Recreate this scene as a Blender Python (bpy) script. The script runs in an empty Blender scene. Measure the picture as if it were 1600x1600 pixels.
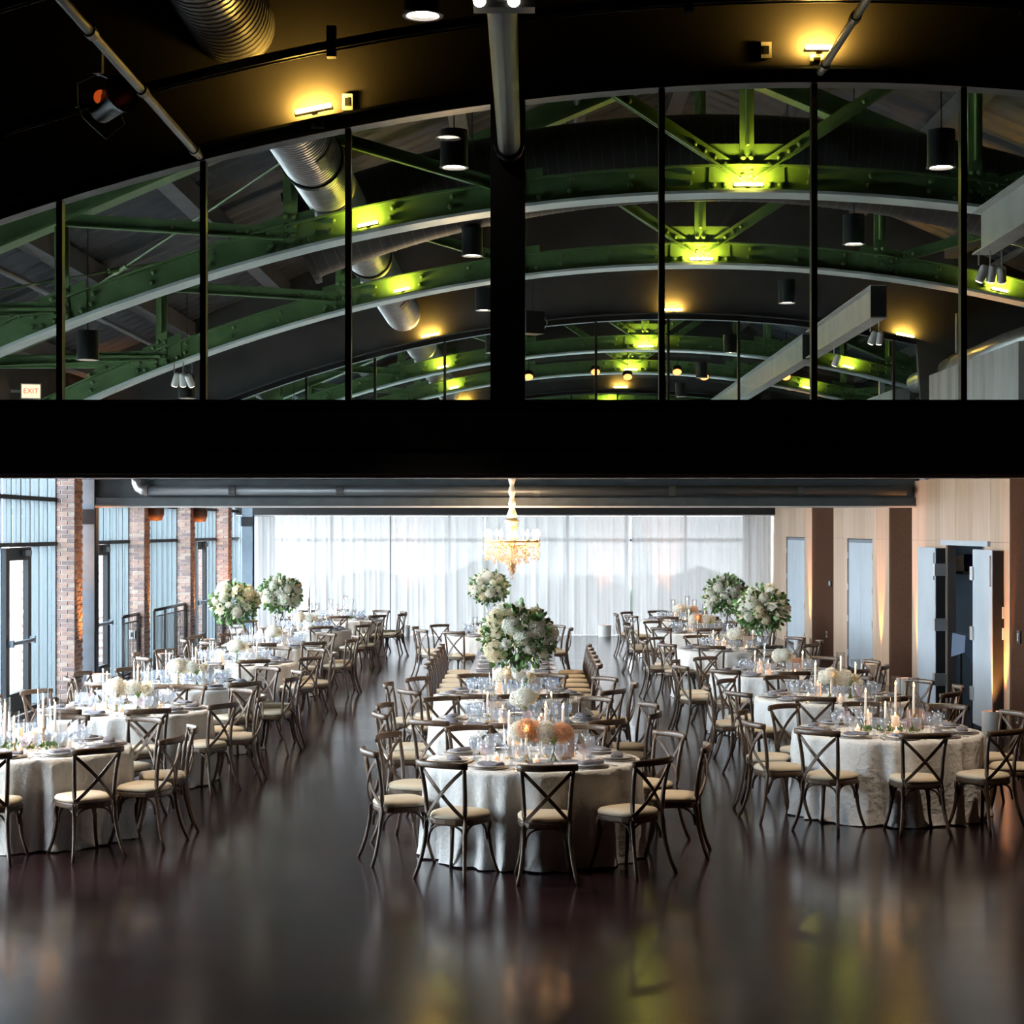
import bpy, math, random
from mathutils import Vector, Matrix
random.seed(7)
PI = math.pi
scene = bpy.context.scene
COL = scene.collection

# ---------------------------------------------------------------- camera
CAM_Z = 2.63
cam_d = bpy.data.cameras.new('camera')
cam_d.sensor_fit = 'HORIZONTAL'; cam_d.sensor_width = 36.0
cam_d.lens = 2800 / 1600 * 36.0
cam_d.shift_x = -26 / 1600; cam_d.shift_y = 28 / 1600
cam_d.clip_end = 400
cam = bpy.data.objects.new('camera', cam_d); COL.objects.link(cam)
cam.location = (0, 0, CAM_Z); cam.rotation_euler = (PI / 2, 0, 0)
scene.camera = cam

# ---------------------------------------------------------------- world, exposure
W_SKY = 19.0
world = bpy.data.worlds.new('world'); scene.world = world; world.use_nodes = True
wb = world.node_tree.nodes['Background']
wb.inputs[0].default_value = (0.83, 0.90, 1.0, 1); wb.inputs[1].default_value = W_SKY
vs = scene.view_settings
vs.view_transform = 'Standard'; vs.look = 'None'; vs.exposure = 0.72; vs.gamma = 1.0
vs.use_curve_mapping = False
cy = scene.cycles
cy.use_denoising = True
cy.max_bounces = 8; cy.diffuse_bounces = 4; cy.glossy_bounces = 4; cy.transmission_bounces = 8
cy.transparent_max_bounces = 24
cy.sample_clamp_indirect = 4.0; cy.sample_clamp_direct = 0.0
cy.caustics_reflective = False; cy.caustics_refractive = False
cy.blur_glossy = 0.5

def light(name, kind, loc, energy, color=(1, 1, 1), rot=(0, 0, 0), parent=None, **kw):
    d = bpy.data.lights.new(name, kind); d.energy = energy; d.color = color
    for k, v in kw.items(): setattr(d, k, v)
    o = bpy.data.objects.new(name, d); COL.objects.link(o)
    o.location = loc; o.rotation_euler = rot
    if parent is not None: o.parent = parent
    return o
def portal(name, loc, rot, sx, sy):
    o = light(name, 'AREA', loc, 1.0, rot=rot, shape='RECTANGLE', size=sx, size_y=sy)
    o.data.cycles.is_portal = True
    return o
# the sky is sampled through the window openings
portal('end_window_portal', (-0.6, 48.7, 1.75), (-PI / 2, 0, 0), 13.0, 3.3)
portal('side_window_portal', (-7.15, 20.0, 2.05), (0, -PI / 2, 0), 3.9, 15.2)
portal('side_window_portal', (-7.15, 38.7, 2.05), (0, -PI / 2, 0), 3.9, 20.4)

# ---------------------------------------------------------------- helpers
class MB:
    def __init__(s): s.v = []; s.f = []
    def add(s, vs_, fs):
        b = len(s.v); s.v += [tuple(p) for p in vs_]; s.f += [tuple(i + b for i in q) for q in fs]; return s
    def box(s, x0, x1, y0, y1, z0, z1):
        return s.add([(x0,y0,z0),(x1,y0,z0),(x1,y1,z0),(x0,y1,z0),(x0,y0,z1),(x1,y0,z1),(x1,y1,z1),(x0,y1,z1)],
                     [(0,3,2,1),(4,5,6,7),(0,1,5,4),(1,2,6,5),(2,3,7,6),(3,0,4,7)])
    def cbox(s, c, d):
        return s.box(c[0]-d[0]/2, c[0]+d[0]/2, c[1]-d[1]/2, c[1]+d[1]/2, c[2]-d[2]/2, c[2]+d[2]/2)
    def rings(s, rings, closed=True, caps=True):
        n = len(rings[0]); b = len(s.v)
        for r in rings: s.v += [tuple(p) for p in r]
        m = n if closed else n - 1
        for i in range(len(rings) - 1):
            for j in range(m):
                k = (j + 1) % n
                s.f.append((b+i*n+j, b+i*n+k, b+(i+1)*n+k, b+(i+1)*n+j))
        if caps and closed:
            s.f.append(tuple(b + j for j in range(n))[::-1])
            s.f.append(tuple(b + (len(rings)-1)*n + j for j in range(n)))
        return s
    def lathe(s, prof, n=16, c=(0,0,0), caps=True, sx=1.0, sy=1.0):
        rs = [[(c[0]+sx*r*math.cos(2*PI*j/n), c[1]+sy*r*math.sin(2*PI*j/n), c[2]+z) for j in range(n)] for r, z in prof]
        return s.rings(rs, True, caps)
    def sweep(s, pts, sec, up=(0,0,1), scale=None, caps=True):
        pts = [Vector(p) for p in pts]; up = Vector(up); rs = []
        for i, p in enumerate(pts):
            t = (pts[min(i+1, len(pts)-1)] - pts[max(i-1, 0)]).normalized()
            side = t.cross(up)
            if side.length < 1e-4: side = t.cross(Vector((1, 0.01, 0)))
            side.normalize(); u = side.cross(t).normalized()
            k = 1 if scale is None else scale[i]
            rs.append([p + side*(a*k) + u*(b*k) for a, b in sec])
        return s.rings(rs, True, caps)
    def tube(s, pts, r, n=8, up=(0,0,1), caps=True):
        sec = [(math.cos(2*PI*j/n), math.sin(2*PI*j/n)) for j in range(n)]
        sc = [r]*len(pts) if not isinstance(r, (list, tuple)) else r
        return s.sweep(pts, sec, up, sc, caps)
    def strap(s, pts, w, t, up=(0,0,1)):
        return s.sweep(pts, [(-w/2,-t/2),(w/2,-t/2),(w/2,t/2),(-w/2,t/2)], up)
    def sphere(s, c, r, n=8, m=6, sz=1.0):
        prof = [(max(r*math.sin(PI*i/m), 1e-4), -r*sz*math.cos(PI*i/m)) for i in range(m+1)]
        return s.lathe(prof, n, c, False)
    def mesh(s, name, smooth=False):
        me = bpy.data.meshes.new(name); me.from_pydata(s.v, [], s.f); me.update()
        if smooth: me.polygons.foreach_set('use_smooth', [True]*len(me.polygons))
        return me

def tag(o, label=None, cat=None, group=None, kind=None):
    if label: o['label'] = label
    if cat: o['category'] = cat
    if group: o['group'] = group
    if kind: o['kind'] = kind
    return o
def link(name, data, parent=None, loc=None, rz=None):
    o = bpy.data.objects.new(name, data); COL.objects.link(o)
    if parent is not None: o.parent = parent
    if loc is not None: o.location = loc
    if rz is not None: o.rotation_euler = (0, 0, rz)
    return o
def obj(name, mb, m, parent=None, loc=None, rz=None, smooth=False):
    me = mb.mesh(name, smooth); me.materials.append(m)
    return link(name, me, parent, loc, rz)
def autosmooth(o, ang=40):
    me = o.data
    me.polygons.foreach_set('use_smooth', [True]*len(me.polygons))
    me.set_sharp_from_angle(angle=math.radians(ang)); return o
def thing(name, label, cat, loc=(0,0,0), rz=0, group=None):
    return tag(link(name, None, None, loc, rz), label, cat, group)
def kids(o): return [c for c in CH.get(o.name, o.children)]
CH = {}
def clone(o, loc=None, rz=None, label=None, group=None, parent=None):
    c = o.copy(); COL.objects.link(c)
    if parent is not None: c.parent = parent
    if loc is not None: c.location = loc
    if rz is not None: c.rotation_euler = (0, 0, rz)
    if label: c['label'] = label
    if group: c['group'] = group
    if o.name not in CH: CH[o.name] = list(o.children)
    for ch in CH[o.name]:
        clone(ch, parent=c)
    return c

# ---------------------------------------------------------------- materials
def pm(name, col, rough=0.5, metal=0.0, noise=None, bump=None, spec=None, emit=None, estr=0.0, sheen=0.0, rnoise=None, stretch=(1,1,1), col2=None):
    m = bpy.data.materials.new(name); m.use_nodes = True
    nt = m.node_tree; b = nt.nodes['Principled BSDF']
    b.inputs['Base Color'].default_value = (*col, 1); b.inputs['Roughness'].default_value = rough
    b.inputs['Metallic'].default_value = metal
    if spec is not None: b.inputs['Specular IOR Level'].default_value = spec
    if sheen: b.inputs['Sheen Weight'].default_value = sheen
    if emit: b.inputs['Emission Color'].default_value = (*emit, 1); b.inputs['Emission Strength'].default_value = estr
    if noise or bump or rnoise:
        tc = nt.nodes.new('ShaderNodeTexCoord'); mp = nt.nodes.new('ShaderNodeMapping')
        mp.inputs['Scale'].default_value = stretch
        nt.links.new(tc.outputs['Object'], mp.inputs['Vector'])
    if noise:
        n = nt.nodes.new('ShaderNodeTexNoise'); n.inputs['Scale'].default_value = noise[0]; n.inputs['Detail'].default_value = 5
        nt.links.new(mp.outputs[0], n.inputs['Vector'])
        r = nt.nodes.new('ShaderNodeValToRGB')
        a = noise[1]; c2 = col2 if col2 else tuple(min(1, x*(1+a)) for x in col)
        r.color_ramp.elements[0].position = 0.3; r.color_ramp.elements[1].position = 0.7
        r.color_ramp.elements[0].color = (*[x*(1-a) for x in col], 1); r.color_ramp.elements[1].color = (*c2, 1)
        nt.links.new(n.outputs['Fac'], r.inputs[0]); nt.links.new(r.outputs[0], b.inputs['Base Color'])
    if rnoise:
        n = nt.nodes.new('ShaderNodeTexNoise'); n.inputs['Scale'].default_value = rnoise[0]; n.inputs['Detail'].default_value = 3
        nt.links.new(mp.outputs[0], n.inputs['Vector'])
        mr = nt.nodes.new('ShaderNodeMapRange'); mr.inputs['To Min'].default_value = rnoise[1]; mr.inputs['To Max'].default_value = rnoise[2]
        nt.links.new(n.outputs['Fac'], mr.inputs['Value']); nt.links.new(mr.outputs[0], b.inputs['Roughness'])
    if bump:
        n = nt.nodes.new('ShaderNodeTexNoise'); n.inputs['Scale'].default_value = bump[0]; n.inputs['Detail'].default_value = 4
        nt.links.new(mp.outputs[0], n.inputs['Vector'])
        bp = nt.nodes.new('ShaderNodeBump'); bp.inputs['Strength'].default_value = bump[1]; bp.inputs['Distance'].default_value = bump[2]
        nt.links.new(n.outputs['Fac'], bp.inputs['Height']); nt.links.new(bp.outputs[0], b.inputs['Normal'])
    return m
def glow(name, col, strength, sample=True):
    m = bpy.data.materials.new(name); m.use_nodes = True; nt = m.node_tree
    nt.nodes.remove(nt.nodes['Principled BSDF'])
    e = nt.nodes.new('ShaderNodeEmission'); e.inputs[0].default_value = (*col, 1); e.inputs[1].default_value = strength
    nt.links.new(e.outputs[0], nt.nodes['Material Output'].inputs[0])
    if not sample: m.cycles.emission_sampling = 'NONE'
    return m
def thin_glass(name, tint, ior=1.45, rough=0.02, diff=0.0, dcol=(0.8,0.85,0.9), edge=0.0):
    # thin glass sheet: see-through with Fresnel reflection, optionally a little frosted
    m = bpy.data.materials.new(name); m.use_nodes = True; nt = m.node_tree
    nt.nodes.remove(nt.nodes['Principled BSDF'])
    t = nt.nodes.new('ShaderNodeBsdfTransparent'); t.inputs[0].default_value = (*tint, 1)
    g = nt.nodes.new('ShaderNodeBsdfGlossy'); g.inputs['Roughness'].default_value = rough
    fr = nt.nodes.new('ShaderNodeFresnel')
    ge = nt.nodes.new('ShaderNodeNewGeometry'); mr = nt.nodes.new('ShaderNodeMapRange')   # same reflectance on both faces of the sheet
    mr.inputs['To Min'].default_value = ior; mr.inputs['To Max'].default_value = 1/ior
    nt.links.new(ge.outputs['Backfacing'], mr.inputs['Value']); nt.links.new(mr.outputs[0], fr.inputs[0])
    mx = nt.nodes.new('ShaderNodeMixShader')
    nt.links.new(fr.outputs[0], mx.inputs[0]); nt.links.new(t.outputs[0], mx.inputs[1]); nt.links.new(g.outputs[0], mx.inputs[2])
    out = mx
    if diff > 0:
        d = nt.nodes.new('ShaderNodeBsdfTranslucent'); d.inputs[0].default_value = (*dcol, 1)
        d2 = nt.nodes.new('ShaderNodeBsdfDiffuse'); d2.inputs[0].default_value = (*dcol, 1)
        md = nt.nodes.new('ShaderNodeMixShader'); md.inputs[0].default_value = 0.5
        nt.links.new(d.outputs[0], md.inputs[1]); nt.links.new(d2.outputs[0], md.inputs[2])
        m2 = nt.nodes.new('ShaderNodeMixShader'); m2.inputs[0].default_value = diff
        nt.links.new(mx.outputs[0], m2.inputs[1]); nt.links.new(md.outputs[0], m2.inputs[2]); out = m2
    nt.links.new(out.outputs[0], nt.nodes['Material Output'].inputs[0])
    return m
M = {}
M['floor'] = pm('stained_concrete', (0.019, 0.0090, 0.0112), 0.24, 0, noise=(0.9, 0.35), rnoise=(1.3, 0.14, 0.23), spec=0.42, stretch=(0.5, 2.2, 1))
_fb = M['floor'].node_tree.nodes['Principled BSDF']; _fb.inputs['Coat Weight'].default_value = 0.2; _fb.inputs['Coat Roughness'].default_value = 0.13
M['black'] = pm('black_paint', (0.010, 0.010, 0.011), 0.55, 0, noise=(3, 0.2))
M['black_wall'] = pm('black_wall_paint', (0.030, 0.028, 0.026), 0.7, 0, noise=(2, 0.25), bump=(60, 0.2, 0.004))
M['black_metal'] = pm('black_metal', (0.012, 0.012, 0.013), 0.35, 0.3)
M['beam_grey'] = pm('dark_steel_paint', (0.045, 0.055, 0.060), 0.5, 0.0, noise=(5, 0.25))
M['column_blue'] = pm('blue_grey_column_paint', (0.13, 0.17, 0.21), 0.45, 0, noise=(4, 0.15))
M['alu'] = pm('aluminium_track', (0.72, 0.70, 0.68), 0.4, 0.2)
M['green'] = pm('green_truss_paint', (0.115, 0.205, 0.078), 0.40, 0, noise=(4, 0.2))
M['flange'] = pm('green_flange_daylight_tint', (0.70, 0.80, 0.77), 0.3, 0.1, noise=(3, 0.15))  # truss green made paler: daylight from below is put into the flange colour
M['galv'] = pm('galvanised_steel', (0.52, 0.53, 0.54), 0.33, 0.9, noise=(7, 0.15))
M['duct_black'] = pm('black_duct_paint', (0.030, 0.029, 0.030), 0.45, 0.1)
M['seam'] = pm('duct_seam', (0.10, 0.10, 0.10), 0.4, 0.4)
M['deck'] = pm('grey_roof_deck', (0.052, 0.057, 0.070), 0.55, 0.2, noise=(2, 0.2))
M['purlin'] = pm('grey_purlin_paint', (0.075, 0.075, 0.08), 0.6, 0, noise=(3, 0.2))
M['steel_beam'] = pm('pale_steel_beam', (0.42, 0.43, 0.42), 0.38, 0.4, noise=(3, 0.12))
M['concrete'] = pm('board_concrete', (0.33, 0.33, 0.32), 0.85, 0, noise=(3, 0.25), bump=(20, 0.4, 0.01), stretch=(1, 1, 0.15))
M['mullion'] = pm('blue_grey_window_frame', (0.075, 0.10, 0.115), 0.45, 0.0)
M['door_dark'] = pm('dark_door_frame', (0.012, 0.014, 0.017), 0.6, 0.0, spec=0.25)
M['mortar'] = pm('mortar', (0.44, 0.40, 0.38), 0.9, 0, noise=(20, 0.15))
BR = [(0.21,0.135,0.115),(0.18,0.12,0.11),(0.25,0.165,0.135),(0.14,0.10,0.098),(0.26,0.20,0.17)]
M['bricks'] = [pm('brick_%s' % w, c, 0.85, 0, noise=(18, 0.25), bump=(50, 0.4, 0.004)) for w, c in zip(('red','dark_red','orange','brown','tan'), BR)]
M['wood_panel'] = pm('pale_wood_veneer', (0.48, 0.335, 0.235), 0.45, 0, noise=(3, 0.16), stretch=(6, 6, 0.35))
M['wood_panel2'] = pm('pale_wood_veneer_warm', (0.43, 0.29, 0.19), 0.45, 0, noise=(3, 0.16), stretch=(6, 6, 0.35))
M['cork'] = pm('brown_cork', (0.055, 0.023, 0.012), 0.95, 0, noise=(28, 0.35), bump=(60, 0.3, 0.004), spec=0.1)
M['door_pale'] = pm('pale_blue_grey_door', (0.40, 0.46, 0.52), 0.4, 0, noise=(2, 0.06))
M['white_plastic'] = pm('white_plastic', (0.75, 0.74, 0.72), 0.4)
M['chrome'] = pm('brushed_steel', (0.65, 0.65, 0.65), 0.3, 0.9)
M['cloth'] = pm('ivory_linen_cloth', (0.80, 0.79, 0.78), 0.85, 0, noise=(40, 0.05), bump=(22, 0.9, 0.012), sheen=0.2)
M['sequin'] = pm('silver_sequin_cloth', (0.38, 0.46, 0.63), 0.35, 0.35, noise=(60, 0.3), bump=(90, 0.8, 0.006))
M['chair_wood'] = pm('weathered_brown_wood', (0.090, 0.053, 0.032), 0.40, 0, noise=(9, 0.35), stretch=(4, 4, 1))
M['cushion'] = pm('ivory_seat_cushion', (0.62, 0.53, 0.40), 0.75, 0, bump=(25, 0.2, 0.004))
M['plate'] = pm('white_china', (0.78, 0.78, 0.80), 0.15)
M['charger'] = pm('grey_charger', (0.42, 0.36, 0.33), 0.35, 0.3)
M['napkin'] = pm('slate_blue_napkin', (0.185, 0.18, 0.215), 0.85, 0, noise=(15, 0.2))
M['gold'] = pm('brass', (0.80, 0.55, 0.27), 0.32, 0.75)
M['silver'] = pm('silver', (0.75, 0.75, 0.76), 0.2, 1.0)
M['candle'] = pm('cream_wax', (0.85, 0.75, 0.62), 0.5, 0, emit=(1.0, 0.50, 0.24), estr=0.5)
M['taper'] = pm('white_wax', (0.88, 0.84, 0.78), 0.5, 0, emit=(1.0, 0.7, 0.45), estr=0.25)
M['flame'] = glow('candle_flame', (1.0, 0.50, 0.16), 45.0)
M['votive_glow'] = glow('votive_glow', (1.0, 0.45, 0.16), 4.0)
M['clear'] = thin_glass('clear_glass', (0.97, 0.98, 0.99), 1.5)
M['goblet'] = thin_glass('blue_grey_pressed_glass', (0.955, 0.968, 0.985), 1.65, 0.05, 0.17, (0.80, 0.84, 0.90))
M['goblet_mauve'] = thin_glass('mauve_pressed_glass', (0.98, 0.95, 0.965), 1.65, 0.05, 0.17, (0.86, 0.76, 0.82))
M['pane'] = thin_glass('window_pane', (0.93, 0.96, 0.95), 1.45, 0.0)
M['sheer'] = None
M['pipe_grey'] = pm('worn_grey_pipe', (0.06, 0.06, 0.06), 0.4, 0.3, noise=(9, 0.4))
M['leaf'] = pm('green_leaf', (0.085, 0.17, 0.045), 0.5, 0, noise=(8, 0.5))
M['leaf_light'] = pm('eucalyptus_leaf', (0.18, 0.33, 0.12), 0.5, 0, noise=(8, 0.4))
M['stem'] = pm('green_stem', (0.24, 0.40, 0.08), 0.5)
M['holder_white'] = pm('white_uplight_shade', (0.80, 0.79, 0.76), 0.6)
M['amber'] = glow('amber_led', (1.0, 0.62, 0.12), 70.0)
M['lime'] = glow('yellow_green_led', (1.0, 0.80, 0.14), 45.0)
M['lamp_white'] = glow('warm_lamp', (1.0, 0.86, 0.70), 16.0)
M['lamp_dim'] = glow('can_lamp', (1.0, 0.80, 0.64), 3.0, False)
M['bulb'] = glow('chandelier_bulb', (1.0, 0.74, 0.45), 60.0)
M['orange_led'] = glow('orange_uplight_led', (1.0, 0.30, 0.06), 6.0, False)
M['card'] = pm('blush_card', (0.80, 0.52, 0.42), 0.4)
M['card_white'] = pm('white_card', (0.80, 0.77, 0.76), 0.4)
M['ink'] = pm('grey_ink', (0.25, 0.22, 0.22), 0.6)
M['sleeve'] = pm('ivory_chain_sleeve', (0.80, 0.72, 0.60), 0.8)
M['crystal'] = thin_glass('crystal_drop', (0.98, 0.92, 0.86), 1.9, 0.03, 0.35, (1.0, 0.80, 0.60))
M['red_lens'] = glow('orange_lens', (1.0, 0.14, 0.02), 0.25, False)
M['par_led'] = glow('red_amber_leds', (1.0, 0.22, 0.06), 4.0, False)
M['exit_face'] = glow('exit_sign_face', (1.0, 0.80, 0.55), 0.9, False)
M['exit_red'] = glow('exit_sign_letters', (0.85, 0.06, 0.01), 0.9, False)
M['navy'] = pm('navy_cloth', (0.07, 0.10, 0.16), 0.8, 0, bump=(8, 0.3, 0.01))
M['kraft'] = pm('kraft_card', (0.50, 0.33, 0.22), 0.7)
M['print_orange'] = pm('orange_print', (0.7, 0.22, 0.03), 0.6)
M['blue_glaze'] = pm('blue_glazed_bowl', (0.01, 0.02, 0.12), 0.15)
M['shelf'] = pm('dark_shelf', (0.06, 0.045, 0.04), 0.6)
M['hedge'] = pm('dark_hedge', (0.04, 0.07, 0.03), 0.8)
M['paving'] = pm('pale_paving', (0.45, 0.45, 0.44), 0.8)
M['sprinkler'] = pm('dark_pipe', (0.06, 0.065, 0.07), 0.4, 0.3)

def petal(name, col):
    m = bpy.data.materials.new(name); m.use_nodes = True; nt = m.node_tree
    nt.nodes.remove(nt.nodes['Principled BSDF'])
    d = nt.nodes.new('ShaderNodeBsdfDiffuse'); d.inputs[0].default_value = (*col, 1)
    t = nt.nodes.new('ShaderNodeBsdfTranslucent'); t.inputs[0].default_value = (*col, 1)
    tc = nt.nodes.new('ShaderNodeTexCoord'); nz = nt.nodes.new('ShaderNodeTexNoise'); nz.inputs['Scale'].default_value = 4
    nt.links.new(tc.outputs['Object'], nz.inputs['Vector'])
    hs = nt.nodes.new('ShaderNodeMapRange'); hs.inputs['To Min'].default_value = 0.35; hs.inputs['To Max'].default_value = 0.5
    nt.links.new(nz.outputs['Fac'], hs.inputs['Value'])
    x = nt.nodes.new('ShaderNodeMixShader'); nt.links.new(hs.outputs[0], x.inputs[0])
    nt.links.new(d.outputs[0], x.inputs[1]); nt.links.new(t.outputs[0], x.inputs[2])
    nt.links.new(x.outputs[0], nt.nodes['Material Output'].inputs[0]); return m
M['bloom'] = petal('white_petal_thin', (0.93, 0.91, 0.84)); M['bloom_cream'] = petal('cream_petal_thin', (0.92, 0.84, 0.66)); M['bloom_peach'] = petal('peach_petal_thin', (0.90, 0.63, 0.44))
def sheer_mat():
    m = bpy.data.materials.new('white_sheer_fabric'); m.use_nodes = True; nt = m.node_tree
    nt.nodes.remove(nt.nodes['Principled BSDF'])
    tl = nt.nodes.new('ShaderNodeBsdfTranslucent'); tl.inputs[0].default_value = (0.28, 0.27, 0.268, 1)
    df = nt.nodes.new('ShaderNodeBsdfDiffuse'); df.inputs[0].default_value = (0.88, 0.86, 0.86, 1)
    tr = nt.nodes.new('ShaderNodeBsdfTransparent'); tr.inputs[0].default_value = (1, 0.98, 0.96, 1)
    a = nt.nodes.new('ShaderNodeMixShader'); a.inputs[0].default_value = 0.45
    nt.links.new(tl.outputs[0], a.inputs[1]); nt.links.new(df.outputs[0], a.inputs[2])
    b = nt.nodes.new('ShaderNodeMixShader'); b.inputs[0].default_value = 0.012
    nt.links.new(a.outputs[0], b.inputs[1]); nt.links.new(tr.outputs[0], b.inputs[2])
    nt.links.new(b.outputs[0], nt.nodes['Material Output'].inputs[0])
    return m
M['sheer'] = sheer_mat()

# ================================================================ the setting
XL, XR, Y0, Y1 = -7.25, 6.1, -4.0, 49.0
XE = 11.6                       # far right eave
XC = 2.15                       # crown of the roof
def struct(name, mb, m, label, parent=None, smooth=False):
    o = obj(name, mb, m, parent, smooth=smooth)
    if parent is None: tag(o, label, None, None, 'structure')
    return o
def z_top(x): return 8.5 - 0.42 * abs(x - XC)          # underside of truss top chord
def z_roof(x): return z_top(x) + 0.55
def z_bot(x): return 5.96 - (x - XC) ** 2 / 34.7       # underside of truss bottom chord

struct('floor', MB().box(XL - 0.9, XE + 0.2, Y0 - 0.2, Y1 + 0.2, -0.1, 0), M['floor'], 'dark brown polished concrete floor with blurred reflections')
# roof deck: corrugated, with purlins as parts
mb = MB(); 
for sgn, xe in ((-1, XL - 0.2), (1, XE + 0.2)):
    n = int((Y1 - Y0 + 1) / 0.1); rows = []
    for i in range(n + 1):
        y = Y0 - 0.5 + i * 0.1; dz = 0.04 if (i % 4) < 2 else 0.0
        rows.append([(XC, y, z_roof(XC) + dz), (xe, y, z_roof(xe) + dz)])
    mb.rings(rows, False, False)
roof = struct('ceiling', mb, M['deck'], 'grey corrugated metal roof deck above the green trusses')
mb = MB()
for sgn, xe in ((-1, XL - 0.2), (1, XE + 0.2)):
    mb.add([(XC, Y0-0.5, z_roof(XC)+0.1), (xe, Y0-0.5, z_roof(xe)+0.1), (xe, Y1+0.5, z_roof(xe)+0.1), (XC, Y1+0.5, z_roof(XC)+0.1)], [(0,1,2,3)])
obj('roof_skin', mb, M['black'], roof)
for k in range(-6, 7):
    x = XC + k * 1.5
    if x < XL or x > XE: continue
    h = z_roof(x)
    obj('purlin', MB().box(x-0.11, x+0.11, Y0, Y1, h-0.26, h-0.01), M['purlin'], roof)
for x in (-5.6, 0.6, 7.0):
    obj('sprinkler_pipe', MB().tube([(x, Y0, z_roof(x)-0.40), (x, Y1, z_roof(x)-0.40)], 0.045, 8), M['sprinkler'], roof, smooth=True)
# dark outer walls
struct('wall_front', MB().box(XL-0.2, XE+0.2, Y0-0.2, Y0, 0, 9.2), M['black_wall'], 'black wall at the near end of the hall')
wl = struct('wall_left', MB().box(XL-0.25, XL-0.02, Y0, Y1, 4.05, 5.3).box(XL-0.25, XL-0.02, Y0, 12.3, 0, 4.05), M['black_wall'], 'black side wall above the tall left windows')
struct('wall_far_right', MB().box(XE, XE+0.2, Y0, Y1, 0, 5.4), M['black_wall'], 'black outer wall behind the right aisle')
struct('wall_back', MB().box(XL-0.2, XE+0.2, Y1, Y1+0.2, 3.45, 9.2).box(5.9, XE+0.2, Y1, Y1+0.2, 0, 3.45).box(XL-0.2, -7.0, Y1, Y1+0.2, 0, 3.45), M['black_wall'], 'black gable wall above the end windows')
struct('ground_outside', MB().box(-60, 40, -10, 110, -0.35, -0.12), M['paving'], 'pale paving outside the windows')

# ---- left wall: brick piers ------------------------------------------------
brick_me = []
for k, m in enumerate(M['bricks']):
    b = MB(); L, H, D = 0.097, 0.0285, 0.052
    b.add([(-L,-0.0,-H),(L,0,-H),(L,0,H),(-L,0,H),(-L+.004,-0.012,-H+.004),(L-.004,-0.012,-H+.004),(L-.004,-0.012,H-.004),(-L+.004,-0.012,H-.004)],
          [(0,1,5,4),(1,2,6,5),(2,3,7,6),(3,0,4,7),(4,5,6,7)])
    me = b.mesh('brick'); me.materials.append(m); brick_me.append(me)
def brick_pier(y, label, full=True, x_in=-6.9, x_out=-7.9, depth=0.5, zmax=4.05):
    t = thing('brick_pier', label, 'brick pier', (0, 0, 0), 0, 'brick piers between the left windows')
    obj('mortar_core', MB().box(x_out, x_in - 0.012, y + 0.012, y + depth, 0, zmax), M['mortar'], t)
    if not full: return t
    rnd = random.Random(int(y * 10)); CO = 0.0675
    n = int(min(zmax, 3.7) / CO)
    for c in range(n):
        z = (c + 0.5) * CO; off = 0.0 if c % 2 else 0.105
        x = x_in - 0.105 + (0 if c % 2 else 0.0); k = 0
        xs = []
        if c % 2: xs = [(x_in - 0.105, 1), (x_in - 0.315, 1), (x_in - 0.525, 1), (x_in-0.735, 1)]
        else: xs = [(x_in - 0.052, 0.5), (x_in - 0.21, 1), (x_in - 0.42, 1), (x_in - 0.63, 1)]
        for bx_, w in xs:
            o = link('brick', rnd.choice(brick_me), t, (bx_, y + 0.012, z)); o.scale = (w if w == 1 else 0.49, 1, 1)
        ys = [(y + 0.052, 0.49), (y + 0.22, 1), (y + 0.42, 0.78)] if c % 2 else [(y + 0.105, 1), (y + 0.315, 1)]
        for by_, w in ys:
            o = link('brick', rnd.choice(brick_me), t, (x_in - 0.012, by_, z), PI / 2); o.scale = (w, 1, 1)
    return t
brick_pier(16.5, 'brick pier beyond the left edge nearest the camera', False)
brick_pier(21.6, 'second brick pier beyond the left edge', False)
brick_pier(27.25, 'wide red brick pier beside the steel column at far left')
brick_pier(32.2, 'red brick pier with amber lit side, second from the steel column')
brick_pier(36.6, 'red brick pier with amber lit side, third from the steel column')
brick_pier(41.2, 'last red brick pier beside the white curtain')

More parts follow.
